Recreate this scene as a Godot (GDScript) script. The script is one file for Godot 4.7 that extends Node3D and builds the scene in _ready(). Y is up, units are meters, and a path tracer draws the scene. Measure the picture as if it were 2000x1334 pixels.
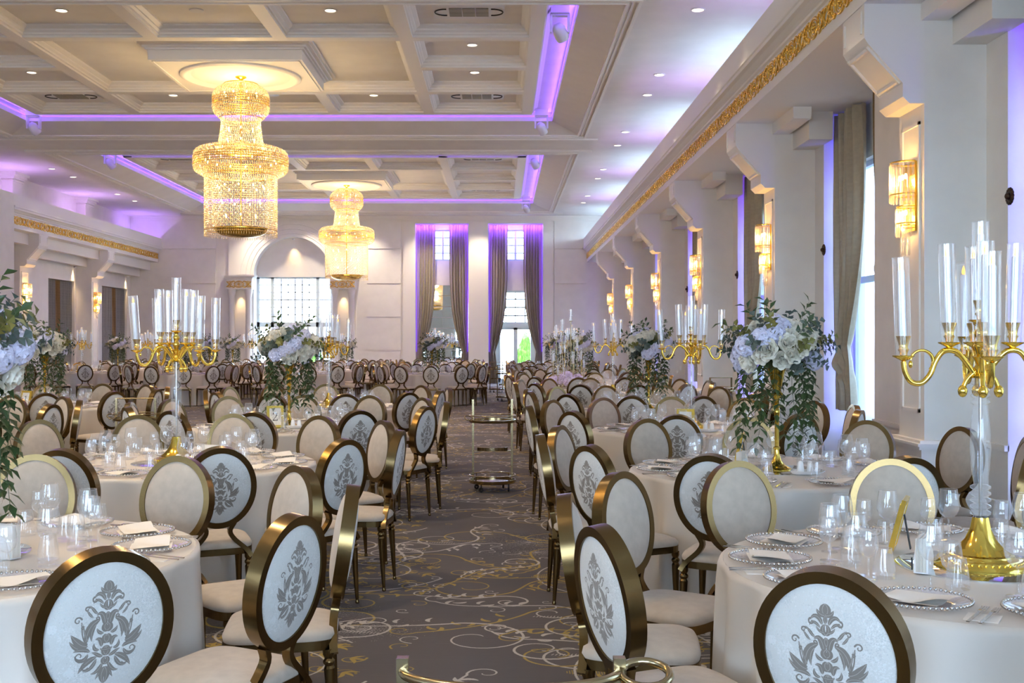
extends Node3D
# Banquet hall. x to the right, y up, the hall runs towards -z. "d" below is a distance down the hall (z = -d).

const CAM_H := 1.52
var M := {}
var names := {}
var rng := RandomNumberGenerator.new()

# ---------------------------------------------------------------- mesh builder
class MB:
	var v := PackedVector3Array()
	var n := PackedVector3Array()
	var t := PackedVector2Array()
	var ix := PackedInt32Array()

	func vert(p: Vector3, nn: Vector3, uv := Vector2.ZERO) -> int:
		v.append(p); n.append(nn); t.append(uv)
		return v.size() - 1

	func tri(a: int, b: int, c: int) -> void:
		var g := (v[c] - v[a]).cross(v[b] - v[a])
		if g.dot(n[a] + n[b] + n[c]) < 0.0:
			ix.append_array([a, c, b])
		else:
			ix.append_array([a, b, c])

	func quad(a: Vector3, b: Vector3, c: Vector3, d: Vector3, nn := Vector3.ZERO, ua := Vector2.ZERO, ub := Vector2.RIGHT, uc := Vector2.ONE, ud := Vector2.DOWN) -> void:
		if nn == Vector3.ZERO:
			nn = (c - a).cross(b - a).normalized()
		var k := vert(a, nn, ua)
		vert(b, nn, ub); vert(c, nn, uc); vert(d, nn, ud)
		tri(k, k + 1, k + 2); tri(k, k + 2, k + 3)

	func flat(a: Vector3, b: Vector3, c: Vector3, nn: Vector3) -> void:
		var k := vert(a, nn); vert(b, nn); vert(c, nn)
		tri(k, k + 1, k + 2)

	func box(lo: Vector3, hi: Vector3) -> void:
		var x0 := minf(lo.x, hi.x); var x1 := maxf(lo.x, hi.x)
		var y0 := minf(lo.y, hi.y); var y1 := maxf(lo.y, hi.y)
		var z0 := minf(lo.z, hi.z); var z1 := maxf(lo.z, hi.z)
		quad(Vector3(x0, y0, z0), Vector3(x0, y1, z0), Vector3(x0, y1, z1), Vector3(x0, y0, z1), Vector3.LEFT)
		quad(Vector3(x1, y0, z0), Vector3(x1, y1, z0), Vector3(x1, y1, z1), Vector3(x1, y0, z1), Vector3.RIGHT)
		quad(Vector3(x0, y0, z0), Vector3(x1, y0, z0), Vector3(x1, y0, z1), Vector3(x0, y0, z1), Vector3.DOWN)
		quad(Vector3(x0, y1, z0), Vector3(x1, y1, z0), Vector3(x1, y1, z1), Vector3(x0, y1, z1), Vector3.UP)
		quad(Vector3(x0, y0, z0), Vector3(x1, y0, z0), Vector3(x1, y1, z0), Vector3(x0, y1, z0), Vector3.FORWARD)
		quad(Vector3(x0, y0, z1), Vector3(x1, y0, z1), Vector3(x1, y1, z1), Vector3(x0, y1, z1), Vector3.BACK)

	# box given by x0,x1, y0,y1, d0,d1 (d = distance down the hall)
	func hall(x0: float, x1: float, y0: float, y1: float, d0: float, d1: float) -> void:
		box(Vector3(x0, y0, -d0), Vector3(x1, y1, -d1))

	# profile of (radius, y) turned about y
	func lathe(prof: Array, seg := 24, xf := Transform3D(), sweep := TAU, start := 0.0, flute := 0, flute_depth := 0.0) -> void:
		var m := prof.size() - 1
		var nn := []
		for i in m:
			var e: Vector2 = prof[i + 1] - prof[i]
			nn.append(Vector2(e.y, -e.x).normalized())
		for i in m:
			var na: Vector2 = nn[i]
			var nb: Vector2 = nn[i]
			if i > 0 and nn[i - 1].dot(nn[i]) > 0.6:
				na = (nn[i - 1] + nn[i]).normalized()
			if i < m - 1 and nn[i + 1].dot(nn[i]) > 0.6:
				nb = (nn[i + 1] + nn[i]).normalized()
			var base := v.size()
			for s in seg + 1:
				var a := start + sweep * s / seg
				var c := cos(a); var q := sin(a)
				var fl := 1.0 - flute_depth * absf(sin(a * flute * 0.5)) if flute > 0 else 1.0
				var pa: Vector2 = prof[i]
				var pb: Vector2 = prof[i + 1]
				vert(xf * Vector3(pa.x * fl * c, pa.y, pa.x * fl * q), xf.basis * Vector3(na.x * c, na.y, na.x * q), Vector2(float(s) / seg, float(i) / m))
				vert(xf * Vector3(pb.x * fl * c, pb.y, pb.x * fl * q), xf.basis * Vector3(nb.x * c, nb.y, nb.x * q), Vector2(float(s) / seg, float(i + 1) / m))
			for s in seg:
				var k := base + s * 2
				if prof[i].x > 1e-5:
					tri(k, k + 2, k + 1)
				if prof[i + 1].x > 1e-5:
					tri(k + 1, k + 2, k + 3)

	# round tube along points; r0..r1 taper, or a callable of t
	func tube(pts: Array, r0: float, r1 := -1.0, sides := 6, cap := true, squash := 1.0, up := Vector3.ZERO) -> void:
		if r1 < 0.0:
			r1 = r0
		var m := pts.size()
		var side := Vector3.ZERO
		var base := v.size()
		for i in m:
			var p: Vector3 = pts[i]
			var tan: Vector3 = ((pts[mini(i + 1, m - 1)] as Vector3) - (pts[maxi(i - 1, 0)] as Vector3)).normalized()
			if up != Vector3.ZERO:
				side = up.cross(tan).normalized()
			elif i == 0:
				var h := Vector3.UP if absf(tan.y) < 0.9 else Vector3.RIGHT
				side = h.cross(tan).normalized()
			else:
				side = (side - tan * side.dot(tan)).normalized()
			var oth := tan.cross(side)
			var r := lerpf(r0, r1, float(i) / maxf(1.0, m - 1.0))
			for s in sides + 1:
				var a := TAU * s / sides
				var q := side * cos(a) + oth * sin(a) * squash
				var q2 := (side * cos(a) + oth * sin(a) / maxf(squash, 0.05)).normalized()
				vert(p + q * r, q2, Vector2(float(s) / sides, float(i) / m))
		for i in m - 1:
			for s in sides:
				var k := base + i * (sides + 1) + s
				tri(k, k + 1, k + sides + 1); tri(k + 1, k + sides + 2, k + sides + 1)
		if cap:
			for e in [0, m - 1]:
				var tn: Vector3 = ((pts[0] as Vector3) - (pts[1] as Vector3)).normalized() if e == 0 else ((pts[m - 1] as Vector3) - (pts[m - 2] as Vector3)).normalized()
				var c := vert(pts[e], tn)
				for s in sides:
					var a1 := vert(v[base + e * (sides + 1) + s], tn)
					var b1 := vert(v[base + e * (sides + 1) + s + 1], tn)
					tri(c, a1, b1)

	# rectangular bar swept along points; wide along "side", thick along the other
	func bar(pts: Array, side_dir: Vector3, w: float, th: float) -> void:
		var m := pts.size()
		var rows := []
		for i in m:
			var tan: Vector3 = ((pts[mini(i + 1, m - 1)] as Vector3) - (pts[maxi(i - 1, 0)] as Vector3)).normalized()
			var oth := tan.cross(side_dir).normalized()
			var sd := oth.cross(tan).normalized()
			var p: Vector3 = pts[i]
			rows.append([p + sd * w / 2 + oth * th / 2, p - sd * w / 2 + oth * th / 2, p - sd * w / 2 - oth * th / 2, p + sd * w / 2 - oth * th / 2, sd, oth])
		for f in 4:
			var base := v.size()
			for i in m:
				var q: Array = rows[i]
				var nn: Vector3 = [q[5], -q[4], -q[5], q[4]][f]
				vert(q[f], nn); vert(q[(f + 1) % 4], nn)
			for i in m - 1:
				var k := base + i * 2
				tri(k, k + 1, k + 2); tri(k + 1, k + 3, k + 2)
		var a0: Array = rows[0]
		var a1: Array = rows[m - 1]
		quad(a0[0], a0[1], a0[2], a0[3]); quad(a1[0], a1[1], a1[2], a1[3])

	# surface of a callable f(u, v) -> Vector3; smooth normals by differences
	func grid(nu: int, nv: int, f: Callable, out_hint := Vector3.ZERO, loop_u := false) -> void:
		var p := []
		for j in nv + 1:
			for i in nu + 1:
				p.append(f.call(float(i) / nu, float(j) / nv))
		var base := v.size()
		for j in nv + 1:
			for i in nu + 1:
				var il := i - 1; var ir := i + 1
				if loop_u:
					il = (i - 1 + nu) % nu; ir = (i + 1) % nu
				else:
					il = maxi(il, 0); ir = mini(ir, nu)
				var du: Vector3 = p[j * (nu + 1) + ir] - p[j * (nu + 1) + il]
				var dv: Vector3 = p[mini(j + 1, nv) * (nu + 1) + i] - p[maxi(j - 1, 0) * (nu + 1) + i]
				var nn := du.cross(dv).normalized()
				if out_hint != Vector3.ZERO and nn.dot(out_hint) < 0.0:
					nn = -nn
				if nn.length() < 0.5:
					nn = out_hint.normalized() if out_hint != Vector3.ZERO else Vector3.UP
				vert(p[j * (nu + 1) + i], nn, Vector2(float(i) / nu, float(j) / nv))
		for j in nv:
			for i in nu:
				var k := base + j * (nu + 1) + i
				tri(k, k + 1, k + nu + 1); tri(k + 1, k + nu + 2, k + nu + 1)

	# polygon in local xy pushed along z from z0 to z1
	func prism(poly: PackedVector2Array, z0: float, z1: float, xf := Transform3D()) -> void:
		var idx := Geometry2D.triangulate_polygon(poly)
		for e in [[z0, -1.0], [z1, 1.0]]:
			var nn: Vector3 = (xf.basis * Vector3(0, 0, e[1] * signf(z1 - z0))).normalized()
			var base := v.size()
			for q in poly:
				vert(xf * Vector3(q.x, q.y, e[0]), nn, q)
			for k in range(0, idx.size(), 3):
				tri(base + idx[k], base + idx[k + 1], base + idx[k + 2])
		var area := 0.0
		for i in poly.size():
			area += poly[i].cross(poly[(i + 1) % poly.size()])
		for i in poly.size():
			var a := poly[i]
			var b := poly[(i + 1) % poly.size()]
			var e2 := b - a
			var nn2 := Vector3(e2.y, -e2.x, 0) * signf(area)
			quad(xf * Vector3(a.x, a.y, z0), xf * Vector3(b.x, b.y, z0), xf * Vector3(b.x, b.y, z1), xf * Vector3(a.x, a.y, z1), (xf.basis * nn2).normalized())

	func ball(c: Vector3, r: float, seg := 8, rings := 6, sq := Vector3.ONE) -> void:
		var base := v.size()
		for j in rings + 1:
			var b := PI * j / rings
			for i in seg + 1:
				var a := TAU * i / seg
				var q := Vector3(sin(b) * cos(a), cos(b), sin(b) * sin(a))
				vert(c + q * sq * r, (q / sq).normalized())
		for j in rings:
			for i in seg:
				var k := base + j * (seg + 1) + i
				if j > 0:
					tri(k, k + 1, k + seg + 1)
				if j < rings - 1:
					tri(k + 1, k + seg + 2, k + seg + 1)

	func torus(c: Vector3, axis: Vector3, R: float, r: float, seg := 24, sides := 6) -> void:
		var a1 := axis.cross(Vector3.RIGHT if absf(axis.x) < 0.9 else Vector3.UP).normalized()
		var a2 := axis.cross(a1).normalized()
		var base := v.size()
		for i in seg + 1:
			var a := TAU * i / seg
			var rd := a1 * cos(a) + a2 * sin(a)
			for s in sides + 1:
				var b := TAU * s / sides
				var q := rd * cos(b) + axis.normalized() * sin(b)
				vert(c + rd * R + q * r, q)
		for i in seg:
			for s in sides:
				var k := base + i * (sides + 1) + s
				tri(k, k + 1, k + sides + 1); tri(k + 1, k + sides + 2, k + sides + 1)

	func add(o: MB, xf := Transform3D()) -> void:
		var base := v.size()
		for i in o.v.size():
			v.append(xf * o.v[i]); n.append((xf.basis * o.n[i]).normalized()); t.append(o.t[i])
		for k in o.ix:
			ix.append(base + k)

	# normals away from a point, and the winding to match, from vertex "first" on
	func outward(c: Vector3, first := 0) -> void:
		for i in range(first, v.size()):
			if n[i].dot(v[i] - c) < 0.0:
				n[i] = -n[i]
		var old := ix.duplicate()
		ix.clear()
		for i in range(0, old.size(), 3):
			tri(old[i], old[i + 1], old[i + 2])

	func mesh(mat: Material) -> ArrayMesh:
		var a := []
		a.resize(Mesh.ARRAY_MAX)
		a[Mesh.ARRAY_VERTEX] = v
		a[Mesh.ARRAY_NORMAL] = n
		a[Mesh.ARRAY_TEX_UV] = t
		a[Mesh.ARRAY_INDEX] = ix
		var m := ArrayMesh.new()
		m.add_surface_from_arrays(Mesh.PRIMITIVE_TRIANGLES, a)
		m.surface_set_material(0, mat)
		return m


# ---------------------------------------------------------------- scene helpers
func numbered(called: String) -> String:
	if not names.has(called):
		names[called] = 0
		return called
	names[called] += 1
	return "%s_%03d" % [called, names[called]]

func tag(o: Node, label: String, category: String, group := "") -> void:
	o.set_meta("label", label)
	o.set_meta("category", category)
	if group != "":
		o.set_meta("group", group)

func thing(called: String, at: Vector3, label: String, category: String, group := "", turn := 0.0) -> Node3D:
	var o := Node3D.new()
	o.name = numbered(called)
	add_child(o, true)
	o.position = at
	o.rotation.y = turn
	tag(o, label, category, group)
	return o

func part(parent: Node, called: String, mesh: Mesh, xf := Transform3D()) -> MeshInstance3D:
	var o := MeshInstance3D.new()
	o.name = called if parent != self else numbered(called)
	o.mesh = mesh
	parent.add_child(o, true)
	o.transform = xf
	return o

func stuff_part(parent: Node, called: String, mesh: Mesh, xfs: Array) -> MultiMeshInstance3D:
	var mm := MultiMesh.new()
	mm.transform_format = MultiMesh.TRANSFORM_3D
	mm.mesh = mesh
	mm.instance_count = xfs.size()
	for i in xfs.size():
		mm.set_instance_transform(i, xfs[i])
	var o := MultiMeshInstance3D.new()
	o.name = called if parent != self else numbered(called)
	o.multimesh = mm
	o.set_meta("kind", "stuff")
	parent.add_child(o, true)
	return o

func structure(called: String, mesh: Mesh, parent: Node = self) -> MeshInstance3D:
	var o := part(parent, called, mesh)
	if parent == self:
		o.set_meta("kind", "structure")
	return o

func copy_of(src: Node3D, called: String, at: Vector3, turn: float, label: String, group := "") -> Node3D:
	var r: Node3D = src.duplicate()
	r.name = numbered(called)
	add_child(r, true)
	r.position = at
	r.rotation = Vector3(0, turn, 0)
	r.set_meta("label", label)
	if group != "":
		r.set_meta("group", group)
	return r

func at(x: float, y: float, d: float) -> Vector3:
	return Vector3(x, y, -d)

func mat(key: String, c: Color, rough := 0.6, metal := 0.0) -> StandardMaterial3D:
	if M.has(key):
		return M[key]
	var m := StandardMaterial3D.new()
	m.resource_name = key
	m.albedo_color = c
	m.roughness = rough
	m.metallic = metal
	M[key] = m
	return m

func noise_tex(freq: float, lo: Color, hi: Color, size := 256, oct := 4, sd := 1, normal := false) -> NoiseTexture2D:
	var f := FastNoiseLite.new()
	f.noise_type = FastNoiseLite.TYPE_SIMPLEX_SMOOTH
	f.frequency = freq
	f.fractal_octaves = oct
	f.seed = sd
	var t := NoiseTexture2D.new()
	t.width = size
	t.height = size
	t.seamless = true
	t.noise = f
	if normal:
		t.as_normal_map = true
		t.bump_strength = 2.0
	else:
		var g := Gradient.new()
		g.set_color(0, lo)
		g.set_color(1, hi)
		t.color_ramp = g
	return t

func grained(key: String, lo: Color, hi: Color, rough: float, scale: float, freq := 0.02, oct := 4) -> StandardMaterial3D:
	var m := mat(key, Color.WHITE, rough)
	m.albedo_texture = noise_tex(freq, lo, hi, 256, oct, key.hash() % 1000)
	m.uv1_triplanar = true
	m.uv1_scale = Vector3.ONE * scale
	return m

func emit(key: String, c: Color, k: float) -> StandardMaterial3D:
	var m := mat(key, c, 0.5)
	m.emission_enabled = true
	m.emission = c
	m.emission_energy_multiplier = k
	return m

func glass(key: String, c: Color, a: float) -> StandardMaterial3D:
	var m := mat(key, Color(c.r, c.g, c.b, a), 0.03)
	m.transparency = BaseMaterial3D.TRANSPARENCY_ALPHA
	return m

func omni(parent: Node, pos: Vector3, c: Color, e: float, size := 0.1) -> OmniLight3D:
	var l := OmniLight3D.new()
	l.name = "lamp_light"
	l.light_color = c
	l.light_energy = e
	l.light_size = size
	l.omni_range = 60.0
	l.omni_attenuation = 2.0
	l.shadow_enabled = true
	parent.add_child(l, true)
	l.position = pos
	return l

func spot(parent: Node, pos: Vector3, dir: Vector3, c: Color, e: float, angle := 40.0, size := 0.05) -> SpotLight3D:
	var l := SpotLight3D.new()
	l.name = "lamp_light"
	l.light_color = c
	l.light_energy = e
	l.light_size = size
	l.spot_angle = angle
	l.spot_range = 60.0
	l.spot_attenuation = 2.0
	l.shadow_enabled = true
	parent.add_child(l, true)
	l.position = pos
	l.basis = Basis.looking_at(dir, Vector3.RIGHT if absf(dir.normalized().y) > 0.9 else Vector3.UP)
	return l

func area(parent: Node, pos: Vector3, dir: Vector3, along: Vector3, c: Color, e: float, len: float, wid: float) -> AreaLight3D:
	var l := AreaLight3D.new()
	l.name = "strip_light"
	l.light_color = c
	l.light_energy = e
	l.area_size = Vector2(len, wid)
	l.shadow_enabled = true
	parent.add_child(l, true)
	l.position = pos
	var z := -dir.normalized()
	var x := (along - z * along.dot(z)).normalized()
	l.basis = Basis(x, z.cross(x), z)
	return l

func arc(c: Vector3, ax: Vector3, ay: Vector3, r0: float, r1: float, a0: float, a1: float, k := 16) -> Array:
	var out := []
	for i in k + 1:
		var f := float(i) / k
		var a := lerpf(a0, a1, f)
		var r := lerpf(r0, r1, f)
		out.append(c + ax * cos(a) * r + ay * sin(a) * r)
	return out

func curve(ps: Array, k := 24) -> Array:
	var c := Curve3D.new()
	for i in ps.size():
		var p: Vector3 = ps[i]
		var tn: Vector3 = ((ps[mini(i + 1, ps.size() - 1)] as Vector3) - (ps[maxi(i - 1, 0)] as Vector3)) / 6.0
		c.add_point(p, -tn, tn)
	var out := []
	var L := c.get_baked_length()
	for i in k + 1:
		out.append(c.sample_baked(L * i / k, true))
	return out

# ---------------------------------------------------------------- the scene
func _ready() -> void:
	rng.seed = 20240611
	# ---- camera
	var cam := Camera3D.new()
	cam.name = "camera"
	cam.projection = Camera3D.PROJECTION_FRUSTUM
	cam.near = 0.05
	cam.far = 400.0
	cam.size = 0.05 * 1334.0 / 2200.0
	cam.frustum_offset = Vector2(0.05 * 23.0 / 2200.0, 0.05 * 3.0 / 2200.0)
	cam.position = Vector3(0, CAM_H, 0)
	cam.current = true
	add_child(cam)
	# ---- sky and exposure
	var we := WorldEnvironment.new()
	we.name = "world_environment"
	var env := Environment.new()
	env.background_mode = Environment.BG_SKY
	var sky := Sky.new()
	var sm := ProceduralSkyMaterial.new()
	sm.sky_top_color = Color(0.68, 0.82, 1.0)
	sm.sky_horizon_color = Color(0.82, 0.92, 1.0)
	sm.sky_energy_multiplier = 4.0
	sm.ground_horizon_color = Color(0.80, 0.88, 0.95)
	sm.ground_bottom_color = Color(0.55, 0.58, 0.52)
	sm.ground_energy_multiplier = 3.0
	sky.sky_material = sm
	env.sky = sky
	env.tonemap_mode = Environment.TONE_MAPPER_LINEAR
	env.tonemap_exposure = 0.95
	env.sdfgi_enabled = true
	env.ssao_enabled = true
	env.ssil_enabled = true
	we.environment = env
	add_child(we)
	# ---- sun
	var sun := DirectionalLight3D.new()
	sun.name = "sun"
	sun.light_color = Color(1.0, 0.95, 0.86)
	sun.light_energy = 5.0
	sun.light_angular_distance = 0.6
	sun.shadow_enabled = true
	sun.basis = Basis.looking_at(Vector3(0.75, -1.5, -0.25), Vector3.UP)
	add_child(sun)

	materials()
	shell()
	ceiling_work()
	right_side()
	left_side()
	far_side()
	garden()
	furnish()


func materials() -> void:
	grained("white_plaster", Color(0.905, 0.893, 0.872), Color(0.93, 0.918, 0.898), 0.75, 0.7, 0.01, 3)
	grained("ceiling_plaster", Color(0.88, 0.868, 0.85), Color(0.905, 0.893, 0.875), 0.8, 0.6, 0.01, 3)
	mat("moulding", Color(0.92, 0.908, 0.888), 0.55)
	mat("window_frame", Color(0.82, 0.87, 0.88), 0.4)
	mat("muntin", Color(0.42, 0.44, 0.48), 0.45)
	mat("gold", Color(0.96, 0.83, 0.40), 0.14, 1.0)
	mat("frieze_gold", Color(0.93, 0.77, 0.38), 0.26, 1.0)
	mat("bronze", Color(0.48, 0.395, 0.26), 0.24, 1.0)
	mat("brass_tube", Color(0.69, 0.62, 0.48), 0.2, 1.0)
	mat("silver", Color(0.82, 0.81, 0.80), 0.16, 1.0)
	mat("dark", Color(0.07, 0.07, 0.08), 0.5)
	grained("seat_velvet", Color(0.675, 0.62, 0.56), Color(0.735, 0.68, 0.615), 0.85, 3.0, 0.02, 5)
	M["seat_velvet"].rim_enabled = true
	M["seat_velvet"].rim = 0.5
	var cl := mat("table_linen", Color(0.815, 0.78, 0.735), 0.5)
	cl.rim_enabled = true
	cl.rim = 0.25
	mat("napkin_linen", Color(0.91, 0.88, 0.84), 0.7)
	mat("porcelain", Color(0.92, 0.92, 0.92), 0.2)
	glass("clear_glass", Color(0.95, 0.97, 1.0), 0.03)
	glass("window_glass", Color(0.95, 0.98, 1.0), 0.02)
	glass("dimming_glass", Color(0.80, 0.91, 0.97), 0.82)  # milky film added to the side panes to hold back daylight
	glass("charger_glass", Color(0.93, 0.91, 0.93), 0.22)
	mat("mirror", Color(0.9, 0.92, 0.92), 0.02, 1.0)
	mat("candle_wax", Color(0.90, 0.92, 0.96), 0.5)
	emit("flame", Color(1.0, 0.72, 0.32), 2.2)
	emit("bulb", Color(1.0, 0.86, 0.62), 5.0)
	emit("downlight_led", Color(1.0, 0.93, 0.80), 7.0)
	emit("purple_led", Color(0.52, 0.34, 1.0), 2.6)
	emit("niche_led", Color(0.48, 0.26, 1.0), 1.3)
	emit("blue_led", Color(0.42, 0.42, 1.0), 2.0)
	var ac := mat("acrylic", Color(0.93, 0.96, 1.0, 0.08), 0.05)
	ac.transparency = BaseMaterial3D.TRANSPARENCY_ALPHA
	var cr := glass("crystal", Color(1.0, 0.92, 0.76), 0.35)
	cr.roughness = 0.06
	cr.backlight_enabled = true
	cr.backlight = Color(0.54, 0.49, 0.38)
	var rod := glass("crystal_rod", Color(1.0, 0.96, 0.88), 0.22)
	rod.roughness = 0.05
	var cu := grained("curtain_satin", Color(0.64, 0.60, 0.515), Color(0.70, 0.66, 0.57), 0.32, 3.0, 0.02, 3)
	cu.rim_enabled = true
	cu.rim = 0.4
	grained("curtain_bronze", Color(0.50, 0.385, 0.22), Color(0.58, 0.45, 0.28), 0.45, 3.0, 0.02, 3)
	grained("curtain_grey", Color(0.55, 0.55, 0.54), Color(0.62, 0.62, 0.60), 0.6, 3.0, 0.02, 3)
	mat("rose_petal", Color(0.95, 0.93, 0.875), 0.6)
	mat("hydrangea_petal", Color(0.86, 0.86, 0.95), 0.6)
	mat("lilac_petal", Color(0.88, 0.82, 0.95), 0.6)
	for k in ["rose_petal", "hydrangea_petal", "lilac_petal"]:
		M[k].backlight_enabled = true
		M[k].backlight = Color(0.35, 0.35, 0.35)
	mat("leaf_dark", Color(0.235, 0.32, 0.18), 0.42)
	mat("leaf_olive", Color(0.42, 0.42, 0.20), 0.5)
	mat("leaf_grey", Color(0.30, 0.36, 0.34), 0.55)
	mat("stem_green", Color(0.30, 0.34, 0.2), 0.6)
	grained("conifer", Color(0.30, 0.47, 0.13), Color(0.50, 0.66, 0.22), 0.8, 4.0, 0.05, 4)
	grained("lawn_green", Color(0.40, 0.50, 0.28), Color(0.52, 0.60, 0.36), 0.9, 0.3, 0.05, 4)
	mat("white_plastic", Color(0.86, 0.86, 0.87), 0.35)
	mat("grille", Color(0.55, 0.54, 0.50), 0.5)
	carpet_material()
	damask_material()


# ---------------------------------------------------------------- textures
func dab(im: Image, p: Vector2, r: float, c: Color) -> void:
	var w := im.get_width()
	var h := im.get_height()
	var ri := ceili(r)
	for dy in range(-ri, ri + 1):
		var q := r * r - dy * dy
		if q < 0.0:
			continue
		var half := maxi(int(sqrt(q)), 0)
		var y := posmod(int(p.y) + dy, h)
		var x := posmod(int(p.x) - half, w)
		var len := half * 2 + 1
		im.fill_rect(Rect2i(x, y, mini(len, w - x), 1), c)
		if x + len > w:
			im.fill_rect(Rect2i(0, y, x + len - w, 1), c)

func stroke(im: Image, pts: Array, w0: float, w1: float, c: Color, leafy := false) -> void:
	if im.get_width() == 2048:
		w0 *= 0.8
		w1 *= 0.85
	var total := 0.0
	for i in pts.size() - 1:
		total += pts[i].distance_to(pts[i + 1])
	var run := 0.0
	for i in pts.size() - 1:
		var a: Vector2 = pts[i]
		var b: Vector2 = pts[i + 1]
		var L := a.distance_to(b)
		var k := maxi(1, int(L / maxf(1.0, minf(w0, w1) * 0.6 + 0.5)))
		for j in k:
			var f := float(j) / k
			var s := (run + L * f) / maxf(total, 1e-4)
			var r := lerpf(w0, w1, s)
			if leafy:
				r = w1 + (w0 - w1) * sin(PI * pow(s, 0.75))
			dab(im, a.lerp(b, f), r, c)
		run += L

func spiral2(c: Vector2, r0: float, r1: float, a0: float, a1: float, k := 40) -> Array:
	var out := []
	for i in k + 1:
		var f := float(i) / k
		out.append(c + Vector2.from_angle(lerpf(a0, a1, f)) * lerpf(r0, r1, pow(f, 0.8)))
	return out

func bez(a: Vector2, b: Vector2, c: Vector2, d: Vector2, k := 24) -> Array:
	var out := []
	for i in k + 1:
		out.append(a.bezier_interpolate(b, c, d, float(i) / k))
	return out

func carpet_material() -> void:
	var S := 2048
	var im := Image.create(S, S, false, Image.FORMAT_RGB8)
	im.fill(Color8(72, 64, 63))
	var r := RandomNumberGenerator.new()
	r.seed = 77
	# mottled streaks of the pile
	for i in 2600:
		var g := r.randi_range(65, 80)
		var p := Vector2(r.randf() * S, r.randf() * S)
		im.fill_rect(Rect2i(int(p.x), int(p.y), r.randi_range(20, 120), r.randi_range(1, 3)), Color8(g, g - 8, g - 8))
	# dark clouds with pale stipple
	for i in 9:
		var c := Vector2(r.randf() * S, r.randf() * S)
		var rx := r.randf_range(120, 230)
		for k in 2600:
			var a := r.randf() * TAU
			var q := absf(r.randfn(0.0, 0.45))
			var p := c + Vector2(cos(a) * q * rx, sin(a) * q * rx * 0.7)
			dab(im, p, r.randf_range(1.0, 3.2), Color8(50, 42, 43) if k % 3 > 0 else Color8(57, 50, 50))
		for k in 1200:
			var a2 := r.randf() * TAU
			var q2 := absf(r.randfn(0.3, 0.35))
			dab(im, c + Vector2(cos(a2) * q2 * rx + 60, sin(a2) * q2 * rx * 0.7 + 40), 1.0, Color8(150, 142, 138))
	var white := Color8(170, 162, 156)
	var gold := Color8(146, 121, 42)
	var gold2 := Color8(122, 100, 35)
	# gold filigree medallions
	for c in [Vector2(430, 520), Vector2(1450, 1500), Vector2(1560, 420), Vector2(480, 1560)]:
		for ring in [[250, 14], [185, 11], [120, 8], [60, 5]]:
			for i in ring[1] as int:
				var a: float = TAU * i / ring[1] + float(ring[0]) * 0.01
				var p: Vector2 = c + Vector2.from_angle(a) * float(ring[0])
				var sr: float = 30.0 + r.randf() * 16.0
				stroke(im, spiral2(p, sr, 5.0, a, a + (5.5 if i % 2 == 0 else -5.5), 26), 4.0, 2.0, gold if i % 3 > 0 else gold2)
				for l in 3:
					var la := a + (l - 1) * 0.9
					stroke(im, bez(p, p + Vector2.from_angle(la) * 16, p + Vector2.from_angle(la + 0.3) * 28, p + Vector2.from_angle(la + 0.5) * 40, 8), 7.0, 1.0, gold, true)
		for k in 16:
			stroke(im, [c + Vector2(-330 + k * 6, -40 + absf(k - 8) * 4.0), c + Vector2(-330 + k * 6, 40 - absf(k - 8) * 4.0)], 1.6, 1.6, gold)
		stroke(im, spiral2(c, 330, 300, 0.4, 0.4 + 5.2, 90), 4.5, 3.0, white)
		stroke(im, spiral2(c + Vector2(60, 30), 250, 60, 2.2, 2.2 + 7.5, 90), 4.0, 2.5, white)
	# white and gold scrolls with leaf clusters
	for i in 52:
		var c := Vector2(r.randf() * S, r.randf() * S)
		var col := white if i % 2 == 0 else gold
		var R := r.randf_range(70, 170)
		var a := r.randf() * TAU
		var dir := 1.0 if r.randf() < 0.5 else -1.0
		stroke(im, spiral2(c, R, R * 0.16, a, a + dir * r.randf_range(6.5, 9.5), 70), 5.5, 2.6, col)
		var s0 := c + Vector2.from_angle(a) * R
		var tg := Vector2.from_angle(a - dir * PI / 2)
		var e := s0 + tg * r.randf_range(180, 420) + Vector2.from_angle(a) * r.randf_range(-120, 160)
		stroke(im, bez(s0, s0 + tg * 130, e - tg.rotated(0.8 * dir) * 120, e, 30), 5.5, 4.0, col)
		stroke(im, spiral2(e + tg.rotated(PI / 2 * dir) * 46, 46, 8, (-tg.rotated(PI / 2 * dir)).angle(), (-tg.rotated(PI / 2 * dir)).angle() + dir * 6.5, 36), 4.0, 2.2, col)
		for l in 7:
			var b := s0.lerp(e, 0.2 + 0.11 * l) + Vector2(r.randf_range(-18, 18), r.randf_range(-18, 18))
			var la := tg.angle() + (1.1 if l % 2 == 0 else -1.1)
			stroke(im, bez(b, b + Vector2.from_angle(la) * 16, b + Vector2.from_angle(la + 0.5) * 30, b + Vector2.from_angle(la + 0.9) * 40, 8), 8.0, 1.2, col, true)
		if i % 3 == 0:
			for k in 12:
				var b2 := c + Vector2(k * 9 - 50, R * 0.5 + k * 1.5)
				stroke(im, [b2, b2 + Vector2(6, -22 + absf(k - 6) * 2)], 1.8, 1.0, col)
	for i in 120:
		var c := Vector2(r.randf() * S, r.randf() * S)
		var a := r.randf() * TAU
		stroke(im, spiral2(c, r.randf_range(22, 44), 5, a, a + 6.0, 26), 3.0, 1.8, white if i % 3 > 0 else gold)
	var m := mat("carpet", Color.WHITE, 0.9)
	m.albedo_texture = ImageTexture.create_from_image(im)
	m.rim_enabled = true
	m.rim = 0.15

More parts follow.
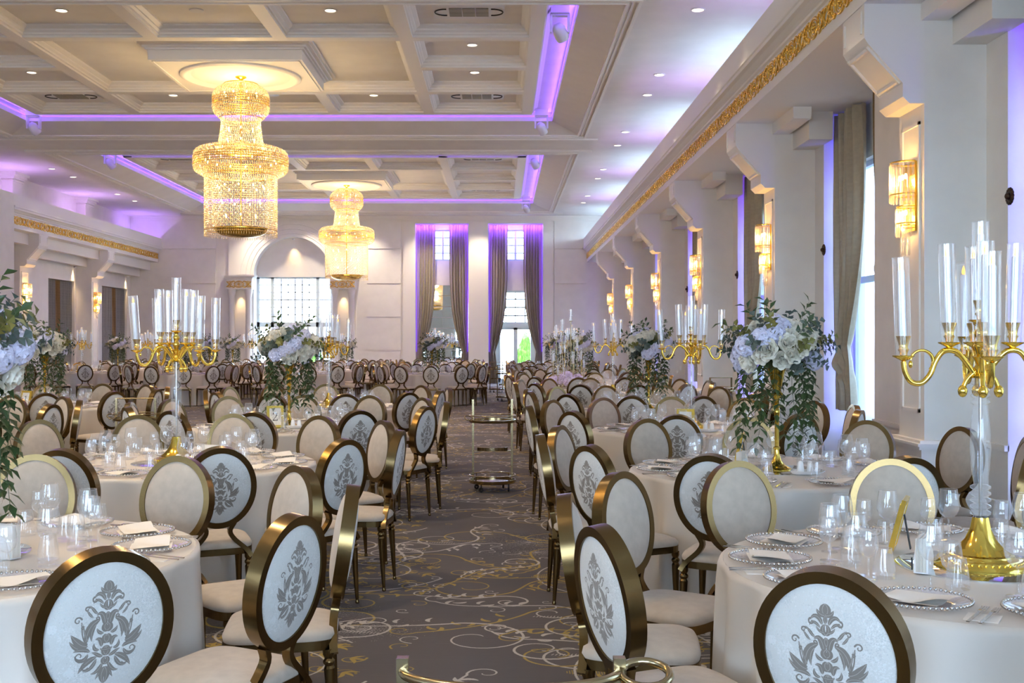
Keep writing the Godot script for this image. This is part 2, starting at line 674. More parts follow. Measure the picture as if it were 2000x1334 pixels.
func damask_material() -> void:
	var W := 640
	var H := 720
	var im := Image.create(W, H, false, Image.FORMAT_RGB8)
	im.fill(Color8(198, 194, 187))
	var r := RandomNumberGenerator.new()
	r.seed = 5
	# worn suede: pale and darker rubbed patches
	for i in 420:
		var g := r.randi_range(188, 206)
		stroke(im, [Vector2(r.randf() * W, r.randf() * H), Vector2(r.randf() * W, r.randf() * H).lerp(Vector2(W, H) * 0.5, 0.2)].map(func(p): return p), 0.8, 0.8, Color8(g, g - 3, g - 9))
	for i in 60:
		var bc := Vector2(r.randf() * W, r.randf() * H)
		var br := r.randf_range(20, 80)
		var bg := r.randi_range(184, 210)
		for k in 160:
			dab(im, bc + Vector2.from_angle(r.randf() * TAU) * br * sqrt(r.randf()), r.randf_range(1.0, 4.5), Color8(bg + r.randi_range(-3, 3), bg - 3, bg - 8))
	for i in 1500:
		var g2 := r.randi_range(186, 208)
		dab(im, Vector2(r.randf() * W, r.randf() * H), r.randf_range(1.0, 4.0), Color8(g2, g2 - 3, g2 - 9))
	var hi := Image.create(W, H, false, Image.FORMAT_L8)
	hi.fill(Color(0.5, 0.5, 0.5))
	var thread := Color8(122, 113, 104)
	var light := Color8(158, 150, 140)
	var C := Vector2(W * 0.5, H * 0.13)
	var K := H * 0.745
	# [kind, numbers]: leaves as bezier a, b, c, d + width; spirals as centre, radius, start angle, turn
	var leaves := [
		[0.0, 0.10, 0.03, 0.08, 0.035, 0.03, 0.0, 0.0, 0.034], [0.0, 0.10, 0.04, 0.10, 0.06, 0.09, 0.075, 0.05, 0.024], [0.0, 0.17, 0.012, 0.14, 0.012, 0.12, 0.0, 0.09, 0.014],
		[0.03, 0.18, 0.05, 0.10, 0.11, 0.09, 0.135, 0.15, 0.024], [0.05, 0.21, 0.09, 0.15, 0.13, 0.16, 0.145, 0.20, 0.016],
		[0.0, 0.27, 0.035, 0.25, 0.035, 0.20, 0.0, 0.175, 0.026], [0.015, 0.25, 0.06, 0.25, 0.07, 0.22, 0.085, 0.20, 0.014],
		[0.10, 0.30, 0.14, 0.27, 0.15, 0.23, 0.185, 0.215, 0.018], [0.14, 0.33, 0.18, 0.31, 0.18, 0.27, 0.215, 0.255, 0.014],
		[0.025, 0.42, 0.02, 0.33, 0.07, 0.26, 0.105, 0.32, 0.036], [0.075, 0.36, 0.16, 0.38, 0.205, 0.46, 0.20, 0.60, 0.042], [0.11, 0.40, 0.15, 0.44, 0.16, 0.50, 0.145, 0.56, 0.024],
		[0.0, 0.37, 0.018, 0.35, 0.018, 0.31, 0.0, 0.29, 0.018], [0.0, 0.47, 0.036, 0.46, 0.036, 0.41, 0.0, 0.40, 0.036], [0.035, 0.49, 0.07, 0.50, 0.09, 0.47, 0.10, 0.44, 0.02],
		[0.0, 0.585, 0.032, 0.575, 0.032, 0.52, 0.0, 0.51, 0.034], [0.05, 0.62, 0.045, 0.56, 0.07, 0.53, 0.11, 0.55, 0.028], [0.07, 0.65, 0.11, 0.66, 0.13, 0.62, 0.12, 0.58, 0.02],
		[0.0, 0.71, 0.03, 0.69, 0.03, 0.64, 0.0, 0.62, 0.03], [0.0, 0.66, 0.03, 0.66, 0.05, 0.655, 0.06, 0.64, 0.016],
		[0.185, 0.60, 0.24, 0.60, 0.29, 0.55, 0.345, 0.47, 0.044], [0.22, 0.63, 0.28, 0.62, 0.33, 0.58, 0.355, 0.53, 0.026], [0.18, 0.55, 0.21, 0.50, 0.225, 0.44, 0.235, 0.38, 0.012],
		[0.16, 0.66, 0.20, 0.62, 0.27, 0.62, 0.315, 0.64, 0.026], [0.175, 0.68, 0.2, 0.76, 0.28, 0.75, 0.30, 0.68, 0.024],
		[0.03, 0.72, 0.07, 0.72, 0.09, 0.68, 0.14, 0.67, 0.022], [0.09, 0.72, 0.15, 0.73, 0.22, 0.78, 0.255, 0.86, 0.034], [0.09, 0.74, 0.12, 0.82, 0.17, 0.86, 0.215, 0.84, 0.024],
		[0.0, 0.80, 0.03, 0.78, 0.03, 0.74, 0.0, 0.73, 0.028], [0.03, 0.79, 0.05, 0.85, 0.09, 0.89, 0.135, 0.88, 0.026], [0.0, 0.83, 0.05, 0.86, 0.06, 0.91, 0.085, 0.945, 0.02],
		[0.0, 0.83, 0.035, 0.88, 0.035, 0.95, 0.0, 1.0, 0.034],
	]
	var curls := [[0.125, 0.165, 0.03, -1.2, 6.0], [0.20, 0.245, 0.024, -2.6, 6.6], [0.285, 0.345, 0.038, -2.8, 6.6], [0.255, 0.69, 0.05, 2.4, -6.4], [0.20, 0.80, 0.036, 2.6, -6.2], [0.10, 0.345, 0.02, 2.6, 6.0], [0.235, 0.42, 0.016, -2.0, 6.0]]
	for sgn in [-1.0, 1.0]:
		var F := func(x: float, y: float) -> Vector2: return C + Vector2(x * sgn, y) * K
		for l in leaves:
			var pts := bez(F.call(l[0], l[1]), F.call(l[2], l[3]), F.call(l[4], l[5]), F.call(l[6], l[7]), 22)
			stroke(im, pts, l[8] * K * 0.82, 1.2, thread, true)
			stroke(hi, pts, l[8] * K * 0.82, 1.2, Color(0.8, 0.8, 0.8), true)
			stroke(im, pts, 1.5, 1.0, light)
			stroke(hi, pts, 1.6, 1.0, Color(0.6, 0.6, 0.6))
		for c in curls:
			var cc: Vector2 = F.call(c[0], c[1])
			var pts2 := []
			for i in 31:
				var f := i / 30.0
				var a: float = c[3] + c[4] * f
				pts2.append(cc + Vector2(cos(a) * sgn, sin(a)) * K * lerpf(c[2], c[2] * 0.2, f))
			stroke(im, pts2, 4.4, 2.6, thread)
			stroke(hi, pts2, 4.4, 2.6, Color(0.8, 0.8, 0.8))
		stroke(im, bez(F.call(0.19, 0.58), F.call(0.25, 0.52), F.call(0.24, 0.42), F.call(0.25, 0.36), 24), 4.0, 3.0, thread)
	var m := mat("damask_velvet", Color.WHITE, 0.85)
	m.albedo_texture = ImageTexture.create_from_image(im)
	m.heightmap_enabled = true
	m.heightmap_texture = ImageTexture.create_from_image(hi)
	m.heightmap_scale = 0.12
	m.rim_enabled = true
	m.rim = 0.5


# ---------------------------------------------------------------- shell
const CHAN_E := 0.55
const DOWN_E := 13.0
const XR := 4.30      # right wall plane
const XL := -13.60    # left wall plane of the colonnade
const DF := 41.80     # far wall
const DB := -6.0      # wall behind the camera
const SOF := 6.23     # soffit
const PIERS := [9.96, 15.39, 20.82, 26.25, 31.68, 37.11]

func shell() -> void:
	var f := MB.new()
	f.quad(at(-14.6, 0, DB), at(5.4, 0, DB), at(5.4, 0, 43), at(-14.6, 0, 43), Vector3.UP, Vector2(-14.6, -DB) / 4.2, Vector2(5.4, -DB) / 4.2, Vector2(5.4, -43) / 4.2, Vector2(-14.6, -43) / 4.2)
	var fl := structure("floor", f.mesh(M["carpet"]))
	var f2 := MB.new()
	f2.hall(-14.6, 5.4, -0.25, -0.01, DB - 0.3, 43)
	structure("floor_slab", f2.mesh(M["white_plaster"]), fl)
	# wall behind the camera with a row of tall windows
	var b := MB.new()
	b.hall(-14.6, 5.4, 3.9, 7.2, DB, DB - 0.3)
	b.hall(-14.6, 5.4, 0, 0.8, DB, DB - 0.3)
	var xs := [-14.6, -12.6, -9.9, -9.3, -6.6, -3.4, -0.7, -0.1, 2.6, 3.0, 4.2, 5.4]
	for i in range(0, xs.size(), 2):
		b.hall(xs[i], xs[i + 1], 0.8, 3.9, DB, DB - 0.3)
	structure("wall_back", b.mesh(M["white_plaster"]))
	var wn := 10
	for i in range(1, xs.size() - 1, 2):
		window_at("window_%d" % wn, xs[i], xs[i + 1], 0.8, 3.9, DB - 0.15, 4, 5)
		wn += 1

# glazed window in a plane across the hall
func window_at(called: String, x0: float, x1: float, y0: float, y1: float, d: float, nx: int, ny: int) -> void:
	var m := MB.new()
	var w := 0.07
	m.hall(x0, x1, y0, y0 + w, d - 0.04, d + 0.04); m.hall(x0, x1, y1 - w, y1, d - 0.04, d + 0.04)
	m.hall(x0, x0 + w, y0, y1, d - 0.04, d + 0.04); m.hall(x1 - w, x1, y0, y1, d - 0.04, d + 0.04)
	var o := structure(called, m.mesh(M["window_frame"]))
	var k := MB.new()
	for i in range(1, nx):
		var x := lerpf(x0, x1, float(i) / nx)
		k.hall(x - 0.02, x + 0.02, y0, y1, d - 0.02, d + 0.02)
	for j in range(1, ny):
		var y := lerpf(y0, y1, float(j) / ny)
		k.hall(x0, x1, y - 0.02, y + 0.02, d - 0.02, d + 0.02)
	structure("muntin", k.mesh(M["muntin"]), o)
	pane_grid(o, x0 + w, x1 - w, y0 + w, y1 - w, d, nx, ny)

func pane_grid(o: Node, x0: float, x1: float, y0: float, y1: float, d: float, nx: int, ny: int) -> void:
	var pm := MB.new()
	var sx := (x1 - x0) / nx - 0.03
	var sy := (y1 - y0) / ny - 0.03
	pm.quad(Vector3(-sx / 2, -sy / 2, 0), Vector3(sx / 2, -sy / 2, 0), Vector3(sx / 2, sy / 2, 0), Vector3(-sx / 2, sy / 2, 0), Vector3.BACK)
	var me := pm.mesh(M["window_glass"])
	for i in nx:
		for j in ny:
			part(o, "pane", me, Transform3D(Basis(), at(lerpf(x0, x1, (i + 0.5) / nx), lerpf(y0, y1, (j + 0.5) / ny), d)))


# ---------------------------------------------------------------- ceiling
func beam_poly(c: float, up: float) -> PackedVector2Array:
	var half := [[0.11, 6.43], [0.11, 6.465], [0.14, 6.472], [0.14, 6.505], [0.175, 6.53], [0.175, 6.555], [0.235, 6.59], [0.235, up]]
	var p := PackedVector2Array()
	for q in half:
		p.append(Vector2(c + q[0], q[1]))
	for i in range(half.size() - 1, -1, -1):
		p.append(Vector2(c - half[i][0], half[i][1]))
	return p

func beam_d(parent: Node, x: float, d0: float, d1: float) -> void:
	var m := MB.new()
	m.prism(beam_poly(x, 6.63), -d1, -d0)
	structure("coffer_beam", m.mesh(M["moulding"]), parent)

func beam_x(parent: Node, d: float, x0: float, x1: float) -> void:
	var m := MB.new()
	m.prism(beam_poly(-d, 6.63), x0, x1, Transform3D(Basis(Vector3.BACK, Vector3.UP, Vector3.RIGHT), Vector3(0, 0.0025, 0)))
	structure("coffer_beam", m.mesh(M["moulding"]), parent)

func ceiling_work() -> void:
	var x0 := -11.05
	var x1 := 1.75
	var m := MB.new()
	m.hall(x1, 5.4, SOF, 6.45, DB, 43)
	m.hall(-14.6, x0, SOF, 6.45, DB, 43)
	m.hall(x0, x1, SOF, 6.45, DB, 15.6)
	m.hall(x0, x1, SOF, 6.45, 25.5, 28.05)
	m.hall(x0, x1, SOF, 6.45, 40.2, 43)
	m.hall(-14.6, 5.4, 7.05, 7.2, DB - 0.3, 43)
	var ce := structure("ceiling", m.mesh(M["ceiling_plaster"]))
	# shallow step bands across the soffit
	var st := MB.new()
	for q in [[14.9, 15.2], [25.95, 26.0], [27.45, 27.6], [40.85, 40.9]]:
		st.hall(-11.6, 2.25, SOF - 0.035, SOF + 0.01, q[0], q[1])
	structure("band", st.mesh(M["moulding"]), ce)
	tray(ce, 15.6, 25.5, 20.2, 1.0)
	tray(ce, 28.05, 40.2, 34.1, 1.06)
	# recessed downlights in the soffit
	for d in [10.3, 14.2, 15.9, 19.75, 21.35, 25.1, 26.8, 30.5, 32.2, 36.0, 37.75]:
		downlight(2.79, SOF, d, "small round downlight in the soffit along the parapet of the sconce wall", "downlights along the sconce wall", 17.0)
	for d in [30.4, 31.9, 35.6, 37.3]:
		downlight(-12.1, SOF, d, "small round downlight in the soffit along the curtain-niche colonnade", "downlights along the niche colonnade", 24.0)
	for x in [-9.1, -7.0, -4.9, -2.8, -0.75]:
		downlight(x, SOF, 41.0, "small round downlight in the soffit just before the window wall", "downlights before the window wall")
	for x in [-6.6, -2.5]:  # extra downlights out of view, added to brighten the near end
		for d in [2.0, 5.5, 9.0, 12.5]:
			downlight(x, SOF, d, "added unseen downlight above the tables before the first coffered tray", "added downlights before the first tray")

func downlight(x: float, y: float, d: float, label: String, group: String, cone := 50.0) -> void:
	if not M.has("mesh_downlight"):
		var r := MB.new()
		r.lathe([Vector2(0.105, 0.0), Vector2(0.105, -0.012), Vector2(0.085, -0.016), Vector2(0.08, -0.004)], 20)
		M["mesh_downlight"] = r.mesh(M["white_plastic"])
		var l := MB.new()
		l.lathe([Vector2(0.08, -0.004), Vector2(0.05, -0.008), Vector2(0.0, -0.009)], 20)
		M["mesh_downlight_lens"] = l.mesh(M["downlight_led"])
	var o := thing("ceiling_downlight", at(x, y, d), label, "downlight", group)
	part(o, "ring", M["mesh_downlight"])
	part(o, "lens", M["mesh_downlight_lens"])
	spot(o, Vector3(0, -0.03, 0), Vector3.DOWN, Color(1.0, 0.92, 0.80), DOWN_E, cone, 0.08)

func tray(ce: Node, d0: float, d1: float, dc: float, k: float) -> void:
	var x0 := -11.05
	var x1 := 1.75
	var lx0 := x0 + 0.6
	var lx1 := x1 - 0.6
	var ld0 := d0 + 0.5
	var ld1 := d1 - 0.57
	var yl := 6.43
	var tray_y := 6.62
	# sloped coving
	var s := MB.new()
	s.quad(at(x1, SOF, d0), at(x1, SOF, d1), at(lx1, yl, ld1), at(lx1, yl, ld0), Vector3(-0.3, -1, 0).normalized())
	s.quad(at(x0, SOF, d0), at(x0, SOF, d1), at(lx0, yl, ld1), at(lx0, yl, ld0), Vector3(0.3, -1, 0).normalized())
	s.quad(at(x0, SOF, d1), at(x1, SOF, d1), at(lx1, yl, ld1), at(lx0, yl, ld1), Vector3(0, -1, 0.3).normalized())
	s.quad(at(x0, SOF, d0), at(x1, SOF, d0), at(lx1, yl, ld0), at(lx0, yl, ld0), Vector3(0, -1, -0.3).normalized())
	# upstand behind the lip and the upper ceiling
	s.hall(lx1, lx1 + 0.03, yl, tray_y, ld0 - 0.03, ld1 + 0.03); s.hall(lx0 - 0.03, lx0, yl, tray_y, ld0 - 0.03, ld1 + 0.03)
	s.hall(lx0, lx1, yl, tray_y, ld1, ld1 + 0.03); s.hall(lx0, lx1, yl, tray_y, ld0 - 0.03, ld0)
	s.hall(lx0 - 0.03, lx1 + 0.03, tray_y, tray_y + 0.1, ld0 - 0.03, ld1 + 0.03)
	structure("tray_cove", s.mesh(M["ceiling_plaster"]), ce)
	# flat moulding strips round the tray
	var f := MB.new()
	for o in [[0.0, 0.035, 0.03], [0.075, 0.035, 0.018], [0.16, 0.05, 0.035]]:
		var a: float = o[0]
		var w: float = o[1]
		var h: float = o[2]
		f.hall(x1 + a, x1 + a + w, SOF - h, SOF + 0.01, d0 - a - w, d1 + a + w); f.hall(x0 - a - w, x0 - a, SOF - h, SOF + 0.01, d0 - a - w, d1 + a + w)
		f.hall(x0 - a, x1 + a, SOF - h, SOF + 0.01, d1 + a, d1 + a + w); f.hall(x0 - a, x1 + a, SOF - h, SOF + 0.01, d0 - a - w, d0 - a)
	structure("tray_moulding", f.mesh(M["moulding"]), ce)
	# coffer beams
	var ex := [-9.87, -7.8, -1.52, 0.57]
	var rows := [dc - 3.93 * k, dc - 1.98 * k, dc + 1.95 * k, dc + 3.92 * k]
	for x in ex:
		beam_d(ce, x, rows[0] - 0.11, rows[3] + 0.11)
	for r in rows:
		beam_x(ce, r, ex[0] - 0.11, ex[3] + 0.11)
	beam_x(ce, dc, ex[0], ex[1])
	beam_x(ce, dc, ex[2], ex[3])
	for x in [-5.62, -3.55]:
		beam_d(ce, x, rows[0], rows[1])
		beam_d(ce, x, rows[2], rows[3])
	# dropped square panel with the rosette
	var cx := -4.65
	var p := MB.new()
	for q in [[1.30, 1.19, 6.30, 6.47], [1.34, 1.23, 6.47, 6.50], [1.38, 1.27, 6.50, 6.54], [1.44, 1.33, 6.54, 6.58], [1.49, 1.38, 6.58, 6.63]]:
		p.hall(cx - q[0], cx + q[0], q[2], q[3], dc - q[1], dc + q[1])
	for q in [[1.25, 1.14]]:
		p.hall(cx - q[0], cx + q[0], 6.285, 6.3, dc - q[1], dc - q[1] + 0.02); p.hall(cx - q[0], cx + q[0], 6.285, 6.3, dc + q[1] - 0.02, dc + q[1])
		p.hall(cx - q[0], cx - q[0] + 0.02, 6.285, 6.3, dc - q[1], dc + q[1]); p.hall(cx + q[0] - 0.02, cx + q[0], 6.285, 6.3, dc - q[1], dc + q[1])
	structure("rosette_panel", p.mesh(M["moulding"]), ce)
	var rz := MB.new()
	rz.lathe([Vector2(1.06, 0.0), Vector2(1.06, -0.03), Vector2(1.02, -0.05), Vector2(0.97, -0.05), Vector2(0.95, -0.03), Vector2(0.90, -0.025), Vector2(0.88, -0.01), Vector2(0.86, -0.004), Vector2(0.0, -0.004)], 64, Transform3D(Basis(), at(cx, 6.30, dc)))
	structure("rosette", rz.mesh(M["moulding"]), ce)
	# violet led strip along the lip
	for e in 4:
		var a: Vector3 = [at(lx1, 0, ld0), at(lx0, 0, ld0), at(lx0, 0, ld1), at(lx0, 0, ld0)][e]
		var b: Vector3 = [at(lx1, 0, ld1), at(lx0, 0, ld1), at(lx1, 0, ld1), at(lx1, 0, ld0)][e]
		var inw: Vector3 = [Vector3.LEFT, Vector3.RIGHT, Vector3.BACK, Vector3.FORWARD][e]
		var L := a.distance_to(b) - 0.1
		var mid := (a + b) / 2
		var o := thing("led_strip_light", mid + Vector3.UP * 6.535, "violet led strip behind the %s" % ["cove lip on the sconce-wall side", "cove lip on the niche-colonnade side", "cove lip toward the garden door", "cove lip away from the garden door"][e] + (" of the first tray" if d0 < 20 else " of the second tray"), "led strip", "cove led strips")
		var l := MB.new()
		var along := (b - a).normalized()
		l.bar([-along * L / 2 + inw * 0.012, along * L / 2 + inw * 0.012], Vector3.UP, 0.03, 0.02)
		part(o, "led_tube", l.mesh(M["purple_led"]))
		area(o, inw * 0.03, (inw + Vector3.UP * 0.25).normalized(), along, Color(0.52, 0.34, 1.0), 3.4 * L / 9.0, L, 0.03)
	# lights and fittings inside the coffers
	var up := 6.62
	var w := " of the first tray" if d0 < 20 else " of the second tray"
	for x in [-0.48, -8.82]:
		var side := "sconce-wall side" if x > -4.0 else "colonnade side"
		for q in [-0.95, 1.0]:
			downlight(x, up, dc + q * k, "warm downlight in a %s coffer toward the %s" % [side, "trolley end" if q < 0 else "garden door"] + w, "side coffer downlights" + w)
		for q in [-2.95, 2.95]:
			air_unit(x, up, dc + q * k, "cassette air conditioner, %s corner toward the %s" % [side, "trolley end" if q < 0 else "garden door"] + w, "cassette air conditioners" + w)
	for x in [-6.72, -2.6]:
		for q in [-2.95, 2.95]:
			downlight(x, up, dc + q * k, "downlight in the %s coffer, %s row" % ["inner sconce-wall" if x > -4.0 else "inner colonnade", "trolley-end" if q < 0 else "garden-door"] + w, "end coffer downlights" + w)
	for q in [-2.95, 2.95]:
		var sp := MB.new()
		sp.lathe([Vector2(0.11, 0.0), Vector2(0.105, -0.015), Vector2(0.0, -0.018)], 20)
		var c := part(self, "ceiling_loudspeaker", sp.mesh(M["white_plastic"]), Transform3D(Basis(), at(cx, up, dc + q * k)))
		tag(c, "small white round ceiling loudspeaker, %s middle coffer" % ("trolley-end" if q < 0 else "garden-door") + w, "loudspeaker", "ceiling loudspeakers" + w)
	for x in [lx1 - 0.25, lx0 + 0.25]:
		for d in [ld1 - 0.3, ld0 + 0.9]:
			moving_head(x, d, "white moving head light, %s cove corner, %s" % ["sconce-wall" if x > -4.0 else "colonnade", "trolley end" if d < dc else "garden-door end"] + w, "moving heads" + w)

func air_unit(x: float, y: float, d: float, label: String, group: String) -> void:
	var o := thing("air_conditioner", at(x, y, d), label, "air conditioner", group)
	if not M.has("mesh_ac"):
		var p := MB.new()
		p.box(Vector3(-0.55, -0.03, -0.36), Vector3(0.55, 0, 0.36))
		M["mesh_ac"] = p.mesh(M["white_plastic"])
		var g := MB.new()
		for i in 3:
			for j in 2:
				g.box(Vector3(-0.30 + i * 0.205, -0.045, -0.2 + j * 0.205), Vector3(-0.30 + i * 0.205 + 0.19, -0.03, -0.2 + j * 0.205 + 0.19))
		M["mesh_ac_grille"] = g.mesh(M["grille"])
		var v := MB.new()
		v.tube(arc(Vector3(0.36, -0.035, 0), Vector3(1, 0, 0), Vector3(0, 0, 1), 0.16, 0.16, -1.7, 1.7, 12), 0.012, 0.012, 6)
		M["mesh_ac_vent"] = v.mesh(M["dark"])
	part(o, "panel", M["mesh_ac"])
	part(o, "grille", M["mesh_ac_grille"])
	part(o, "vent", M["mesh_ac_vent"])
	part(o, "vent", M["mesh_ac_vent"], Transform3D(Basis(Vector3.UP, PI), Vector3.ZERO))

func moving_head(x: float, d: float, label: String, group: String) -> void:
	var o := thing("stage_light", at(x, 6.62, d), label, "stage light", group)
	if not M.has("mesh_mh"):
		var b := MB.new()
		b.box(Vector3(-0.14, -0.14, -0.10), Vector3(0.14, 0, 0.10))
		M["mesh_mh"] = b.mesh(M["white_plastic"])
		var y := MB.new()
		y.box(Vector3(-0.15, -0.17, -0.05), Vector3(0.15, -0.14, 0.05))
		y.box(Vector3(-0.15, -0.42, -0.05), Vector3(-0.115, -0.14, 0.05))
		y.box(Vector3(0.115, -0.42, -0.05), Vector3(0.15, -0.14, 0.05))
		M["mesh_mh_yoke"] = y.mesh(M["white_plastic"])
		var h := MB.new()
		h.lathe([Vector2(0.0, 0.13), Vector2(0.06, 0.12), Vector2(0.10, 0.05), Vector2(0.105, -0.08), Vector2(0.095, -0.14), Vector2(0.085, -0.14), Vector2(0.08, -0.12), Vector2(0, -0.11)], 18)
		M["mesh_mh_head"] = h.mesh(M["white_plastic"])
	part(o, "base", M["mesh_mh"])
	part(o, "yoke", M["mesh_mh_yoke"])
	part(o, "head", M["mesh_mh_head"], Transform3D(Basis(Vector3.RIGHT, 0.7) * Basis(Vector3.BACK, 0.4), Vector3(0, -0.40, 0)))


# ---------------------------------------------------------------- sides
const MIRROR := -9.47     # x -> MIRROR - x turns the right colonnade into the left one

func mx(x: float, left: bool) -> float:
	return MIRROR - x if left else x

func entablature(called: String, left: bool, d0: float, d1: float) -> MeshInstance3D:
	var prof := [[3.21, 4.52], [3.21, 4.87], [3.185, 4.885], [3.185, 4.915], [3.16, 4.93], [3.12, 4.965], [3.075, 4.985], [3.075, 5.03], [3.06, 5.045], [3.06, 5.075], [3.09, 5.09], [3.09, 5.39], [3.19, 5.39], [3.19, 5.0], [4.31, 5.0], [4.31, 4.52]]
	var p := PackedVector2Array()
	for q in prof:
		p.append(Vector2(mx(q[0], left), q[1]))
	var m := MB.new()
	m.prism(p, -d1, -d0)
	return structure(called, m.mesh(M["moulding"]))

func frieze_mesh() -> ArrayMesh:
	# one repeat, 0.9 long and 0.23 high, in the xy plane, facing +z
	var m := MB.new()
	var X := Vector3.RIGHT
	var Y := Vector3.UP
	var r := 0.0155
	m.tube(arc(Vector3.ZERO, X * 1.5, Y * 0.93, 0.108, 0.108, 0, TAU, 28), r, r, 6, false)
	m.tube(arc(Vector3.ZERO, X * 1.35, Y * 0.9, 0.082, 0.082, 0, TAU, 24), r * 0.55, r * 0.55, 5, false)
	m.ball(Vector3(0, 0, 0.008), 0.024, 8, 6)
	for k in 8:
		var a := TAU * k / 8
		m.ball(Vector3(cos(a) * 0.048, sin(a) * 0.042, 0.004), 0.017, 6, 4, Vector3(1, 1, 0.6))
	for sx in [-1.0, 1.0]:
		for sy in [-1.0, 1.0]:
			# crossing bands and scrolls between two medallions
			m.tube(curve([Vector3(0.14 * sx, 0.07 * sy, 0), Vector3(0.22 * sx, 0.095 * sy, 0.004), Vector3(0.32 * sx, 0.04 * sy, 0.008), Vector3(0.40 * sx, -0.05 * sy, 0.004), Vector3(0.455 * sx, -0.085 * sy, 0)], 16), r, r, 6)
			m.tube(arc(Vector3(0.245 * sx, 0.045 * sy, 0), X * sx, Y * sy, 0.05, 0.012, -1.2, 4.6, 18), r * 0.85, r * 0.5, 6)
			m.tube(arc(Vector3(0.40 * sx, 0.055 * sy, 0), X * sx, Y * sy, 0.046, 0.012, 3.6, -2.0, 18), r * 0.85, r * 0.5, 6)
			for q in [[0.19, 0.10, 0.6], [0.31, 0.085, -0.2], [0.335, -0.09, 0.4], [0.17, 0.03, 1.1]]:
				m.ball(Vector3(q[0] * sx, q[1] * sy, 0.004), 0.02, 6, 4, Vector3(1.5, 0.7, 0.5))
		m.ball(Vector3(0.33 * sx, 0, 0.006), 0.026, 6, 4, Vector3(1.2, 0.8, 0.6))
	return m.mesh(M["frieze_gold"])

func pillar(called: String, left: bool, d: float) -> void:
	var w := 0.62
	var m := MB.new()
	m.hall(mx(3.75, left), mx(4.31, left), 0, 4.52, d, d + w)
	var o := structure(called, m.mesh(M["white_plaster"]))
	# corbel with its stepped nosing
	var p := PackedVector2Array()
	for q in [[3.22, 4.52], [3.22, 4.22], [3.25, 4.17], [3.56, 3.82], [3.56, 3.70], [3.62, 3.64], [3.75, 3.64], [3.75, 4.52]]:
		p.append(Vector2(mx(q[0], left), q[1]))
	var c := MB.new()
	c.prism(p, -d - w, -d)
	structure("corbel", c.mesh(M["moulding"]), o)
	# raised panel frames on the corbel and the shaft, towards the hall
	var f := MB.new()
	var fx := mx(3.735, left)
	var fo := mx(3.755, left)
	for q in [[0.90, 3.50, d + 0.09, d + 0.12], [0.90, 3.50, d + w - 0.12, d + w - 0.09]]:
		f.hall(fx, fo, q[0], q[1], q[2], q[3])
	f.hall(fx, fo, 3.47, 3.50, d + 0.09, d + w - 0.09); f.hall(fx, fo, 0.90, 0.93, d + 0.09, d + w - 0.09)
	for q in [[3.205, 3.23, 4.27, 4.47]]:
		for e in [d + 0.06, d + w - 0.085]:
			f.hall(mx(q[0], left), mx(q[1], left), q[2], q[3], e, e + 0.025)
	# frame on the slanted face
	var a := Vector3(mx(3.255, left), 4.15, 0)
	var b := Vector3(mx(3.55, left), 3.83, 0)
	for e in [d + 0.05, d + w - 0.05]:
		f.bar([a + Vector3(0, 0, -e), b + Vector3(0, 0, -e)], Vector3.FORWARD, 0.03, 0.03)
	for q in [0.06, 0.94]:
		var pt := a.lerp(b, q)
		f.bar([pt + Vector3(0, 0, -d - 0.05), pt + Vector3(0, 0, -d - w + 0.05)], Vector3.UP, 0.03, 0.03)
	structure("panel_moulding", f.mesh(M["moulding"]), o)
	# plinth with a chair rail
	var pl := MB.new()
	pl.hall(mx(3.71, left), mx(4.305, left), 0, 0.58, d - 0.04, d + w + 0.04)
	pl.hall(mx(3.68, left), mx(4.305, left), 0.58, 0.61, d - 0.07, d + w + 0.07)
	pl.hall(mx(3.66, left), mx(4.305, left), 0.61, 0.635, d - 0.09, d + w + 0.09)
	pl.hall(mx(3.69, left), mx(4.305, left), 0.635, 0.66, d - 0.06, d + w + 0.06)
	pl.hall(mx(3.69, left), mx(4.305, left), 0, 0.14, d - 0.06, d + w + 0.06)
	structure("plinth", pl.mesh(M["moulding"]), o)
	# pilaster above the ledge with its capital
	var u := MB.new()
	u.hall(mx(3.95, left), mx(4.31, left), 5.0, SOF, d, d + w)
	for q in [[3.92, 5.98, 6.02], [3.89, 6.05, 6.10], [3.85, 6.10, 6.16], [3.80, 6.16, SOF]]:
		u.hall(mx(q[0], left), mx(4.31, left), q[1], q[2], d - (3.95 - q[0]), d + w + (3.95 - q[0]))
	structure("pilaster", u.mesh(M["moulding"]), o)

func ledge_light(left: bool, d: float, c: Color, mk: String, e: float, what: String) -> void:
	var o := thing("ledge_led_light", at(mx(3.55, left), 5.02, d), what, "led light", "violet washers on the ledges")
	var m := MB.new()
	m.box(Vector3(-0.05, -0.02, -0.45), Vector3(0.05, 0.02, 0.45))
	part(o, "housing", m.mesh(M["white_plastic"]))
	var l := MB.new()
	l.box(Vector3(-0.035, 0.02, -0.44), Vector3(0.035, 0.03, 0.44))
	part(o, "led_tube", l.mesh(M[mk]))
	area(o, Vector3(0, 0.05, 0), Vector3.UP, Vector3.BACK, c, e, 0.9, 0.08)

